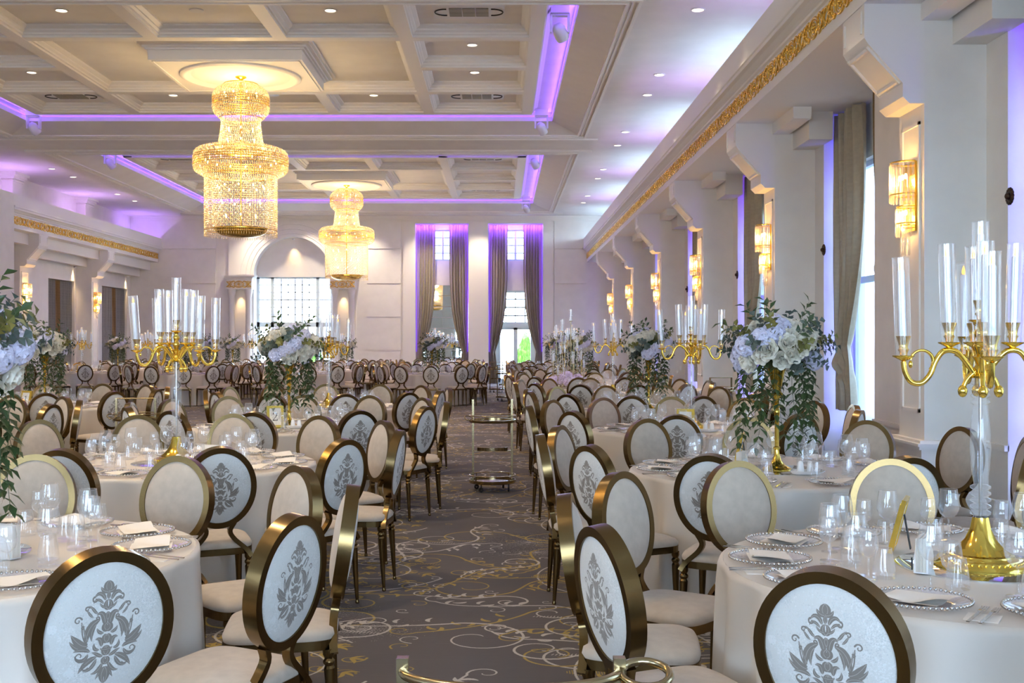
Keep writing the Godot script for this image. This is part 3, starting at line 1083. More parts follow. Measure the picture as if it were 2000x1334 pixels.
func curtain(parent: Node, called: String, top: Vector3, into: Vector3, nrm: Vector3, H: float, w_top: float, w_tie: float, tie: float, pleats: int, mk: String, amp := 0.05, sharp := 2.4) -> void:
	var m := MB.new()
	var f := func(u: float, v: float) -> Vector3:
		var w: float
		if v < tie:
			w = lerpf(w_top, w_tie, pow(v / tie, sharp))
		else:
			w = w_tie * (1.0 + 0.5 * sin(PI * 0.5 * (v - tie) / (1.0 - tie)))
		var near_tie := exp(-pow((v - tie - 0.03) / 0.07, 2.0))
		var ph := u * pleats * TAU
		var a := amp * (1.0 - 0.35 * near_tie)
		var dep := a * sin(ph + 0.7 * sin(v * 5.0 + u * 3.0)) + 0.02 * sin(ph * 0.37 + v * 3.0)
		dep += near_tie * 0.035 * sin(v * 70.0 + u * 4.0) * sin(PI * u) + near_tie * 0.07 * sin(PI * u)
		var sag := -0.16 * near_tie * sin(PI * clampf(u, 0.0, 1.0))
		return top + into * (u * w + 0.012 * cos(ph)) + Vector3(0, -H * v + sag, 0) + nrm * dep
	m.grid(pleats * 10, 96, f, nrm)
	part(parent, called, m.mesh(M[mk]))

func side_window(called: String, left: bool, d0: float, d1: float) -> void:
	# glazing in the back of a niche of the right-hand wall
	var x := mx(4.74, left)
	var m := MB.new()
	var y0 := 0.35
	var y1 := 3.85
	for q in [[y0, y0 + 0.07, d0, d1], [y1 - 0.07, y1, d0, d1], [y0, y1, d0, d0 + 0.07], [y0, y1, d1 - 0.07, d1], [y0, y1, (d0 + d1) / 2 - 0.04, (d0 + d1) / 2 + 0.04], [2.3, 2.38, d0, d1]]:
		m.hall(x - 0.04, x + 0.04, q[0], q[1], q[2], q[3])
	var o := structure(called, m.mesh(M["window_frame"]))
	var g := MB.new()
	var hw := (d1 - d0) / 2 - 0.1
	for hgt in [1.9, 1.42]:
		g = MB.new()
		g.quad(Vector3(0, -hgt / 2, -hw / 2), Vector3(0, hgt / 2, -hw / 2), Vector3(0, hgt / 2, hw / 2), Vector3(0, -hgt / 2, hw / 2), Vector3.LEFT)
		var me := g.mesh(M["dimming_glass"])
		for q in [0.25, 0.75]:
			part(o, "pane", me, Transform3D(Basis(), at(x, 1.36 if hgt > 1.5 else 3.08, lerpf(d0, d1, q))))

func right_side() -> void:
	var wins := []
	for pn in [4.53] + PIERS:
		wins.append([pn - 2.45, pn - 0.42])
	wins.append([39.3, 41.3])
	var m := MB.new()
	var last := DB
	for w in wins:
		m.hall(XR, 4.62, 0, 4.52, last, w[0])
		m.hall(4.62, 4.85, 0, 0.35, w[0], w[1]); m.hall(4.62, 4.85, 3.85, 4.52, w[0], w[1])
		m.hall(4.62, 4.85, 0, 4.52, last, w[0])
		last = w[1]
	m.hall(XR, 4.85, 0, 4.52, last, DF + 0.3)
	m.hall(XR, 4.85, 4.52, 5.12, DB, DF + 0.3); m.hall(XR, 4.85, 5.95, 7.05, DB, DF + 0.3)
	var cl := []
	last = DB
	for pn in [4.53] + PIERS + [42.5]:
		cl.append([pn - 3.9, pn - 1.3])
		m.hall(XR, 4.85, 5.12, 5.95, last, pn - 3.9)
		last = pn - 1.3
	m.hall(XR, 4.85, 5.12, 5.95, last, DF + 0.3)
	var wr := structure("wall_right", m.mesh(M["white_plaster"]))
	for i in cl.size():
		var q: Array = cl[i]
		var fr := MB.new()
		for e in [[5.12, 5.18, q[0], q[1]], [5.89, 5.95, q[0], q[1]], [5.12, 5.95, q[0], q[0] + 0.06], [5.12, 5.95, q[1] - 0.06, q[1]], [5.12, 5.95, (q[0] + q[1]) / 2 - 0.03, (q[0] + q[1]) / 2 + 0.03]]:
			fr.hall(4.5, 4.58, e[0], e[1], e[2], e[3])
		var wo := structure("window_%d" % (30 + i), fr.mesh(M["window_frame"]))
		var gl := MB.new()
		gl.quad(at(4.54, 5.15, q[0]), at(4.54, 5.15, q[1]), at(4.54, 5.92, q[1]), at(4.54, 5.92, q[0]), Vector3.LEFT)
		structure("pane", gl.mesh(M["window_glass"]), wo)
	# dado rail and skirting between the piers
	var bb := MB.new()
	last = 5.0
	for w in wins.slice(1):
		bb.hall(XR - 0.025, XR + 0.01, 0, 0.16, last, w[0]); bb.hall(XR - 0.03, XR + 0.01, 0.60, 0.65, last, w[0])
		last = w[1]
	structure("baseboard_right", bb.mesh(M["moulding"]))
	var e := entablature("trim_1", false, DB, DF)
	var fm := frieze_mesh()
	for i in 36:
		var d := 9.7 + i * 0.9
		part(e, "frieze_ornament", fm, Transform3D(Basis(Vector3.BACK, Vector3.UP, Vector3.LEFT), at(3.205, 4.735, d)))
	for i in PIERS.size():
		var d: float = PIERS[i]
		pillar("pillar_%d" % (i + 1), false, d)
		var s := MB.new()
		s.hall(3.72, 3.95, 4.37, 4.53, d - 1.1, d + 0.01); s.hall(4.0, XR + 0.01, 4.16, 4.53, d - 0.8, d + 0.01)
		structure("stub_beam", s.mesh(M["moulding"]), wr)
		ledge_light(false, d - 0.7, Color(0.84, 0.62, 1.0), "purple_led", 1.1, "violet led washer on the ledge behind the sconce-wall parapet")
	for i in wins.size():
		var w: Array = wins[i]
		side_window("window_%d" % (i + 1), false, w[0], w[1])
		if i == 0:
			continue
		var nth: String = ["", "first", "second", "third", "fourth", "fifth", "sixth", "seventh"][i]
		var o := thing("curtain_pair", at(4.46, 4.5, w[1]), "taupe satin drapes of the %s sconce-wall window counting toward the garden door" % nth, "curtains", "sconce-wall window drapes")
		curtain(o, "curtain", Vector3(0, 0, 0.14), Vector3.BACK, Vector3.LEFT, 3.85, 0.88, 0.46, 0.78, 5, "curtain_satin", 0.07, 3.2)
		curtain(o, "curtain", Vector3(0, 0, w[1] - w[0]), Vector3.FORWARD, Vector3.LEFT, 4.46, 0.42, 0.16, 0.42, 4, "curtain_bronze", 0.05)
		var t := MB.new()
		for k in 14:
			var a := TAU * k / 14
			t.ball(Vector3(0, sin(a) * 0.055, cos(a) * 0.055), 0.022, 6, 4, Vector3(0.6, 1, 1))
		t.ball(Vector3(-0.015, 0, 0), 0.03, 8, 6)
		t.torus(Vector3.ZERO, Vector3.RIGHT, 0.038, 0.01, 16, 6)
		part(o, "tieback_rosette", t.mesh(mat("antique_bronze", Color(0.30, 0.24, 0.2), 0.35, 1.0)), Transform3D(Basis(), Vector3(-0.19, -1.75, 0.10)))
		var l := thing("niche_led_light", at(4.595, 2.4, w[1] - 0.22), "violet led strip in the reveal of the %s sconce-wall window toward the garden door" % nth, "led strip", "niche led strips")
		var lm := MB.new()
		lm.box(Vector3(-0.012, -2.0, -0.012), Vector3(0.012, 2.0, 0.012))
		part(l, "led_tube", lm.mesh(M["blue_led" if i % 3 == 2 else "purple_led"]))
		area(l, Vector3(-0.02, 0, -0.02), Vector3(-0.55, 0, -0.8), Vector3.UP, Color(0.34, 0.30, 1.0) if i % 3 == 2 else Color(0.45, 0.2, 1.0), 0.75, 4.0, 0.03)
	for i in PIERS.size():
		sconce(at(3.745, 2.73, PIERS[i] + 0.31), -PI / 2, "crystal rod wall sconce on the %s pillar of the window-drape wall toward the garden door" % ["first", "second", "third", "fourth", "fifth", "sixth"][i])

func left_side() -> void:
	var m := MB.new()
	m.hall(-14.3, mx(3.09, true), 0, 5.39, DB, 29.1)
	m.hall(-14.3, -13.72, 5.39, 7.05, DB, DF + 0.3)
	var last := 29.1
	for w in [[34.2, 36.3], [38.8, 41.4]]:
		m.hall(-14.0, -13.72, 0, 5.39, last, w[0])
		m.hall(-14.0, -13.72, 3.5, 5.39, w[0], w[1])
		last = w[1]
	m.hall(-14.0, -13.72, 0, 5.39, last, DF + 0.3)
	m.hall(-14.6, -14.0, 0, 5.39, 29.1, DF + 0.3)
	var wl := structure("wall_left", m.mesh(M["white_plaster"]))
	var e := entablature("trim_2", true, 29.1, DF)
	var fm := frieze_mesh()
	for i in 14:
		part(e, "frieze_ornament", fm, Transform3D(Basis(Vector3.FORWARD, Vector3.UP, Vector3.RIGHT), at(mx(3.205, true), 4.735, 29.55 + i * 0.9)))
	for i in 2:
		var d: float = [31.0, 36.45][i]
		pillar("pillar_%d" % (i + 7), true, d)
		ledge_light(true, d - 0.9, Color(0.82, 0.62, 1.0), "purple_led", 2.0, "violet led washer on the ledge above the curtain niches")
		sconce(at(mx(3.745, true), 2.73, d + 0.31), PI / 2, "crystal rod wall sconce on the %s pillar of the curtain-niche colonnade" % ["first", "second"][i])
	ledge_light(true, 40.9, Color(0.68, 0.50, 1.0), "purple_led", 2.0, "violet led washer on the ledge above the curtain niches")
	ledge_light(true, 26.0, Color(0.82, 0.62, 1.0), "purple_led", 2.0, "violet led washer on the ledge above the curtain niches")
	ledge_light(true, 20.0, Color(0.82, 0.62, 1.0), "purple_led", 2.0, "violet led washer on the ledge above the curtain niches")
	var pu := MB.new()
	for d in [[29.1, 31.0], [31.62, 36.45], [37.07, DF]]:
		pu.hall(-12.98, -13.16, 4.22, 4.53, d[0], d[1]); pu.hall(-13.38, -13.56, 3.98, 4.53, d[0], d[1])
	structure("purlin", pu.mesh(M["moulding"]), wl)
	var nn := 0
	for w in [[34.2, 36.3], [38.8, 41.4]]:
		nn += 1
		var o := thing("niche_curtain", at(-13.86, 3.48, w[1]), "grey and gold floor-length curtain in the %s niche of the colonnade" % ["first", "second"][nn - 1], "curtain", "niche curtains")
		curtain(o, "grey_fold", Vector3(0, 0, 0.0), Vector3.BACK, Vector3.RIGHT, 3.44, 0.95, 0.93, 0.5, 9, "curtain_grey", 0.05)
		curtain(o, "gold_fold", Vector3(0, 0, 0.97), Vector3.BACK, Vector3.RIGHT, 3.44, 0.35, 0.33, 0.5, 3, "curtain_bronze", 0.05)
		curtain(o, "grey_fold", Vector3(0, 0, 1.34), Vector3.BACK, Vector3.RIGHT, 3.44, w[1] - w[0] - 1.36, w[1] - w[0] - 1.38, 0.5, 7, "curtain_grey", 0.05)
		wall_washer(at(-13.64, 3.96, w[1] - 0.15), "small downlight over the edge of the %s curtain niche" % ["first", "second"][nn - 1], Vector3(-0.12, -1, 0))

func wall_washer(p: Vector3, label: String, dir: Vector3) -> void:
	var o := thing("wall_washer_light", p, label, "downlight", "wall washing downlights")
	var r := MB.new()
	r.lathe([Vector2(0.05, 0.02), Vector2(0.05, -0.02), Vector2(0.035, -0.02), Vector2(0.034, -0.005)], 14)
	part(o, "ring", r.mesh(M["white_plastic"]))
	var l := MB.new()
	l.lathe([Vector2(0.035, -0.006), Vector2(0.0, -0.01)], 14)
	part(o, "lens", l.mesh(M["downlight_led"]))
	spot(o, Vector3(0, -0.03, 0), dir, Color(1.0, 0.84, 0.6), 2.2, 28.0, 0.03)


# ---------------------------------------------------------------- far wall
func arch_block(m: MB, x0: float, x1: float, ys: float, yt: float, cx: float, r: float, d0: float, d1: float) -> void:
	# block from ys up to yt with a half-round hole of radius r centred at (cx, ys)
	var k := 24
	for i in k:
		var a := PI - PI * i / k
		var b := PI - PI * (i + 1) / k
		var pa := Vector2(cx + cos(a) * r, ys + sin(a) * r)
		var pb := Vector2(cx + cos(b) * r, ys + sin(b) * r)
		m.quad(at(pa.x, pa.y, d0), at(pb.x, pb.y, d0), at(pb.x, yt, d0), at(pa.x, yt, d0), Vector3.BACK)
		m.quad(at(pa.x, pa.y, d0), at(pb.x, pb.y, d0), at(pb.x, pb.y, d1), at(pa.x, pa.y, d1), Vector3(cx - (pa.x + pb.x) / 2, ys - (pa.y + pb.y) / 2, 0).normalized())
	m.hall(x0, cx - r, ys, yt, d0, d1)
	m.hall(cx + r, x1, ys, yt, d0, d1)
	m.quad(at(x0, yt, d0), at(x1, yt, d0), at(x1, yt, d1), at(x0, yt, d1), Vector3.UP)

func far_side() -> void:
	var d0 := DF
	var d1 := DF + 0.4
	var d2 := DF + 0.65
	var cx := -7.7
	var r := 1.43
	var top := 7.05
	var m := MB.new()
	m.hall(-14.6, cx - r, 0, 4.03, d0, d1); m.hall(-14.6, cx - 2.4, 4.03, top, d0, d1)
	arch_block(m, cx - 2.4, cx + 2.4, 4.03, top, cx, r, d0, d1)
	m.hall(cx + r, -3.14, 0, 4.03, d0, d1); m.hall(cx + 2.4, -3.14, 4.03, top, d0, d1)
	m.hall(-3.14, -1.18, 5.95, top, d0, d1)
	m.hall(-1.18, -0.44, 0, top, d0, d1)
	m.hall(-0.44, 1.58, 5.95, top, d0, d1)
	m.hall(1.58, 5.4, 0, top, d0, d1)
	# back layer with the glazed openings
	m.hall(-14.6, cx - r, 0, top, d1, d2)
	m.hall(cx - r, cx + r, 0, 0.5, d1, d2); m.hall(cx - r, cx + r, 3.99, top, d1, d2)
	m.hall(cx + r, -2.75, 0, top, d1, d2)
	m.hall(-2.75, -1.55, 0, 4.6, d1, d2); m.hall(-2.75, -1.55, 5.76, top, d1, d2)
	m.hall(-1.55, -0.15, 0, top, d1, d2)
	m.hall(-0.15, 1.3, 3.48, 4.6, d1, d2); m.hall(-0.15, 1.3, 5.76, top, d1, d2)
	m.hall(1.3, 5.4, 0, top, d1, d2)
	var wf := structure("wall_far", m.mesh(M["white_plaster"]))
	# raised wall panels with shadow joints between them
	for seg in [[-12.66, -10.55], [-4.95, -3.7], [2.0, 3.2]]:
		for row in [[0.16, 1.205], [1.255, 2.445], [2.495, 3.685], [3.735, 4.975], [5.025, SOF]]:
			var p := MB.new()
			p.hall(seg[0], seg[1], row[0], row[1], d0 - 0.04, d0 + 0.01)
			structure("wall_panel", p.mesh(M["white_plaster"]), wf)
	# surround of the two curtained windows
	var s := MB.new()
	for q in [[-3.6, -3.14, 0, 6.035], [-1.18, -0.44, 0, 6.035], [1.58, 1.98, 0, 6.035]]:
		s.hall(q[0], q[1], q[2], q[3], d0 - 0.06, d0 + 0.01)
	s.hall(-3.14, -1.18, 5.95, 6.035, d0 - 0.06, d0 + 0.01); s.hall(-0.44, 1.58, 5.95, 6.035, d0 - 0.06, d0 + 0.01)
	structure("trim_3", s.mesh(M["moulding"]))
	# crown moulding under the ceiling
	var cm := MB.new()
	for q in [[0.07, 6.04, 6.10], [0.10, 6.10, 6.16], [0.16, 6.16, SOF]]:
		cm.hall(XL, 4.3, q[1], q[2], d0 - q[0], d0 + 0.01)
	structure("trim_4", cm.mesh(M["moulding"]))
	# arch surround with its rings
	var a := MB.new()
	arch_block(a, -10.06, -5.34, 4.03, 6.035, cx, r, d0 - 0.1, d0 + 0.01)
	a.hall(-10.06, -9.13, 0, 3.97, d0 - 0.04, d0 + 0.01); a.hall(-6.27, -5.34, 0, 3.97, d0 - 0.04, d0 + 0.01)
	for q in [1.55, 1.72, 1.9]:
		a.tube(arc(at(cx, 4.03, d0 - 0.1), Vector3.RIGHT, Vector3.UP, q, q, 0.02, PI - 0.02, 40), 0.018, 0.018, 6, false)
	structure("trim_5", a.mesh(M["moulding"]))
	var fm := frieze_mesh()
	for sx in [-1.0, 1.0]:
		var px: float = cx + sx * 1.9
		var c := MB.new()
		# capital block and its mouldings
		c.hall(px - 0.47, px + 0.47, 3.50, 3.87, d0 - 0.42, d0 + 0.01)
		for q in [[0.49, 3.87, 3.90], [0.52, 3.90, 3.94], [0.57, 3.94, 3.98], [0.6, 3.98, 4.03]]:
			c.hall(px - q[0], px + q[0], q[1], q[2], d0 - q[0] + 0.04, d0 + 0.01)
		var o := structure("pillar_%d" % (9 if sx < 0 else 10), c.mesh(M["moulding"]))
		for q in [-0.31, 0.31]:
			var col := MB.new()
			col.lathe([Vector2(0.15, 0), Vector2(0.15, 0.1), Vector2(0.125, 0.14), Vector2(0.115, 0.2), Vector2(0.105, 3.22), Vector2(0.12, 3.25), Vector2(0.12, 3.3), Vector2(0.14, 3.36), Vector2(0.15, 3.42), Vector2(0.15, 3.5)], 20, Transform3D(Basis(), at(px + q, 0, d0 - 0.22)))
			structure("round_column", col.mesh(M["moulding"]), o)
		part(o, "gold_ornament", fm, Transform3D(Basis().scaled(Vector3(1.0, 1.15, 1.0)), at(px, 3.68, d0 - 0.425)))
		wall_washer(at(px, 3.49, d0 - 0.2), "small spotlight under the gold capital on the %s side of the arched window" % ("niche colonnade" if sx < 0 else "drape"), Vector3(0, -1, -0.1))
	wall_washer(at(cx, 5.38, d0 + 0.15), "small spotlight at the crown of the arched niche", Vector3(0, -1, -0.25))
	# glazing of the arched niche
	arch_window(cx - r, cx + r, 0.5, 3.99, d1 + 0.12)
	window_at("window_21", -2.75, -1.55, 4.6, 5.76, d1 + 0.12, 4, 4)
	window_at("window_22", -0.15, 1.3, 4.6, 5.76, d1 + 0.12, 4, 4)
	var ml := MB.new()
	ml.hall(-2.19, -2.11, 4.6, 5.76, d1 + 0.06, d1 + 0.18)
	structure("mullion", ml.mesh(M["window_frame"]), get_node("window_21"))
	var ml2 := MB.new()
	ml2.hall(0.53, 0.62, 4.6, 5.76, d1 + 0.06, d1 + 0.18)
	structure("mullion", ml2.mesh(M["window_frame"]), get_node("window_22"))
	window_at("window_23", -0.15, 1.3, 2.24, 3.48, d1 + 0.12, 4, 4)
	# garden door below it
	var dm := MB.new()
	dm.hall(-0.15, 1.3, 2.1, 2.26, d1 + 0.05, d1 + 0.2)
	dm.hall(-0.15, -0.07, 0, 2.12, d1 + 0.05, d1 + 0.2); dm.hall(1.22, 1.3, 0, 2.12, d1 + 0.05, d1 + 0.2)
	dm.hall(-0.15, 1.3, 0, 0.05, d1 - 0.0, d1 + 0.25)
	var door := structure("door_1", dm.mesh(M["window_frame"]))
	for q in [[-0.07, 0.575], [0.575, 1.22]]:
		var lf := MB.new()
		lf.hall(q[0], q[0] + 0.075, 0.05, 2.1, d1 + 0.08, d1 + 0.15); lf.hall(q[1] - 0.075, q[1], 0.05, 2.1, d1 + 0.08, d1 + 0.15)
		lf.hall(q[0], q[1], 0.05, 0.17, d1 + 0.08, d1 + 0.15); lf.hall(q[0], q[1], 2.02, 2.1, d1 + 0.08, d1 + 0.15)
		structure("door_leaf", lf.mesh(M["window_frame"]), door)
		var gl := MB.new()
		gl.quad(at(q[0] + 0.075, 0.17, d1 + 0.115), at(q[1] - 0.075, 0.17, d1 + 0.115), at(q[1] - 0.075, 2.02, d1 + 0.115), at(q[0] + 0.075, 2.02, d1 + 0.115), Vector3.BACK)
		structure("pane", gl.mesh(M["window_glass"]), door)
	var hd := MB.new()
	hd.tube([at(0.53, 1.0, d1 + 0.06), at(0.53, 1.0, d1 + 0.02), at(0.42, 1.0, d1 + 0.02)], 0.012, 0.012, 6)
	structure("handle", hd.mesh(M["silver"]), door)
	# mirror of square panes in the other bay
	var mo := thing("wall_mirror", at(-2.15, 0, d1 - 0.01), "wall mirror of square tiles between the purple lit drapes beside the garden door", "mirror")
	for i in 4:
		for j in 9:
			var t := MB.new()
			t.box(Vector3(-0.235, -0.19, -0.004), Vector3(0.235, 0.19, 0.004))
			part(mo, "pane", t.mesh(M["mirror"]), Transform3D(Basis(Vector3.UP, 0.004 * (i - 1.5)) * Basis(Vector3.RIGHT, 0.003 * (j - 4)), Vector3((i - 1.5) * 0.48, 0.25 + j * 0.405, 0)))
	# drapes of the two bays
	var bays := [["mirror", -3.14, -1.18], ["garden door", -0.44, 1.58]]
	for b in bays:
		var o := thing("curtain_pair", at(b[1], 5.92, d0 + 0.2), "tall taupe drapes washed violet at the top framing the %s" % b[0], "curtains", "window wall drapes")
		var wide: float = b[2] - b[1]
		curtain(o, "curtain", Vector3(0.01, 0, 0), Vector3.RIGHT, Vector3.BACK, 5.9, 0.70, 0.22, 0.80, 7, "curtain_satin", 0.06, 4.0)
		curtain(o, "curtain", Vector3(wide - 0.01, 0, 0), Vector3.LEFT, Vector3.BACK, 5.9, 0.70, 0.22, 0.80, 7, "curtain_satin", 0.06, 4.0)
		var l := thing("niche_led_light", at((b[1] + b[2]) / 2, 5.93, d0 + 0.06), "violet led strip at the head of the drapes framing the %s" % b[0], "led strip", "window wall led strips")
		var lm := MB.new()
		lm.box(Vector3(-wide / 2, -0.01, -0.01), Vector3(wide / 2, 0.01, 0.01))
		part(l, "led_tube", lm.mesh(M["purple_led"]))
		area(l, Vector3(0, -0.02, 0), Vector3(0, -1, -0.35), Vector3.RIGHT, Color(0.46, 0.24, 1.0), 11.0, wide, 0.04)
		for q in [0.03, wide - 0.03]:
			var v := thing("niche_led_light", at(b[1] + q, 3.4, d0 + 0.05), "upright violet led strip in the reveal beside the %s" % b[0], "led strip", "window wall led strips")
			var vm := MB.new()
			vm.box(Vector3(-0.008, -2.2, -0.008), Vector3(0.008, 2.2, 0.008))
			part(v, "led_tube", vm.mesh(M["niche_led"]))
			area(v, Vector3(0, 0, -0.02), Vector3(0.35 if q < 0.5 else -0.35, 0, -1), Vector3.UP, Color(0.46, 0.24, 1.0), 0.7, 4.4, 0.02)

func arch_window(x0: float, x1: float, y0: float, y1: float, d: float) -> void:
	var m := MB.new()
	var side := 0.52
	for q in [[x0, x0 + 0.1], [x0 + side, x0 + side + 0.12], [x1 - side - 0.12, x1 - side], [x1 - 0.1, x1]]:
		m.hall(q[0], q[1], y0, y1, d - 0.05, d + 0.05)
	m.hall(x0, x1, y1 - 0.06, y1, d - 0.05, d + 0.05)
	m.hall(x0, x1, 2.12, 2.3, d - 0.05, d + 0.05)
	m.hall(x0, x1, y0, y0 + 0.1, d - 0.05, d + 0.05)
	var o := structure("window_20", m.mesh(M["window_frame"]))
	var k := MB.new()
	var c0 := x0 + side + 0.12
	var c1 := x1 - side - 0.12
	for i in range(1, 6):
		var x := lerpf(c0, c1, i / 6.0)
		k.hall(x - 0.017, x + 0.017, 2.3, y1, d - 0.02, d + 0.02)
	for j in range(1, 6):
		var y := lerpf(2.3, y1, j / 6.0)
		k.hall(x0, x1, y - 0.017, y + 0.017, d - 0.02, d + 0.02)
	structure("muntin", k.mesh(M["muntin"]), o)
	pane_grid(o, c0, c1, 2.3, y1 - 0.06, d, 6, 6)
	pane_grid(o, x0 + 0.1, x0 + side, 2.3, y1 - 0.06, d, 1, 6)
	pane_grid(o, x1 - side, x1 - 0.1, 2.3, y1 - 0.06, d, 1, 6)
	pane_grid(o, c0, c1, y0 + 0.1, 2.12, d, 2, 1)
	pane_grid(o, x0 + 0.1, x0 + side, y0 + 0.1, 2.12, d, 1, 1)
	pane_grid(o, x1 - side, x1 - 0.1, y0 + 0.1, 2.12, d, 1, 1)

func garden() -> void:
	var g := MB.new()
	g.box(Vector3(-60, -0.5, -90), Vector3(60, -0.3, 60))
	var o := structure("ground", g.mesh(mat("pale_paving", Color(0.66, 0.65, 0.62), 0.8)))
	conifer("garden_conifer", at(1.03, -0.3, 46.0), 2.25, 0.50, "clipped golden green conifer outside the glazed garden door")
	conifer("garden_conifer", at(-5.6, -0.3, 48.0), 3.6, 0.9, "loose green tree outside the arched window")
	conifer("garden_conifer", at(-8.4, -0.3, 49.0), 2.0, 0.9, "low green bush outside the arched window")

func conifer(called: String, p: Vector3, h: float, r: float, label: String) -> void:
	var o := thing(called, p, label, "conifer")
	var t := MB.new()
	t.lathe([Vector2(0.06, 0), Vector2(0.05, 0.4)], 8)
	part(o, "trunk", t.mesh(mat("bark", Color(0.3, 0.22, 0.16), 0.9)))
	var c := MB.new()
	var prof := []
	for i in 13:
		var f := i / 12.0
		prof.append(Vector2(r * 0.86 * pow(sin(PI * clampf(0.16 + 0.84 * f, 0, 1)), 0.75) * (1.0 - 0.35 * f), 0.12 + (h - 0.15) * f))
	c.lathe(prof, 16)
	part(o, "core", c.mesh(M["conifer"]))
	var leaf := MB.new()
	leaf.flat(Vector3(-0.03, 0, 0), Vector3(0.03, 0, 0), Vector3(0, 0.16, 0.02), Vector3(0, 0, 1))
	leaf.flat(Vector3(0, 0, -0.03), Vector3(0, 0, 0.03), Vector3(0.01, 0.15, 0), Vector3(1, 0, 0))
	var xs := []
	var rr := RandomNumberGenerator.new()
	rr.seed = int(h * 100)
	for i in 1500:
		var f := rr.randf()
		var a := rr.randf() * TAU
		var rad := r * pow(sin(PI * clampf(0.16 + 0.84 * f, 0, 1)), 0.75) * (1.0 - 0.35 * f) * rr.randf_range(0.75, 1.0)
		var q := Vector3(cos(a) * rad, 0.1 + (h - 0.2) * f, sin(a) * rad)
		xs.append(Transform3D(Basis(Vector3.UP, rr.randf() * TAU) * Basis(Vector3.RIGHT, rr.randf_range(-0.5, 0.5)).scaled(Vector3.ONE * rr.randf_range(0.7, 1.3)), q))
	stuff_part(o, "foliage", leaf.mesh(M["conifer"]), xs)


# ---------------------------------------------------------------- lamps
func crystal_bead(len := 1.0, wid := 0.5) -> ArrayMesh:
	var m := MB.new()
	var a := [Vector3(wid, 0, 0), Vector3(0, 0, wid), Vector3(-wid, 0, 0), Vector3(0, 0, -wid)]
	for i in 4:
		var p: Vector3 = a[i]
		var q: Vector3 = a[(i + 1) % 4]
		var u := Vector3(0, len, 0)
		m.flat(p, q, u, (p + q + u * (wid / len)).normalized())
		m.flat(p, q, -u, (p + q - u * (wid / len)).normalized())
	return m.mesh(M["crystal"])

func bead_rows(out: Array, rows: Array, step: float, size: float, tall: float) -> void:
	# rows of (radius, y); beads "step" apart round each row
	for i in rows.size():
		var r: float = rows[i].x
		var k := maxi(6, int(TAU * r / step))
		for j in k:
			var a := TAU * (j + 0.5 * (i % 2)) / k
			out.append(Transform3D(Basis(Vector3.UP, -a + rng.randf_range(-0.5, 0.5)).scaled(Vector3(size, size * tall, size)), Vector3(cos(a) * r, rows[i].y, sin(a) * r)))

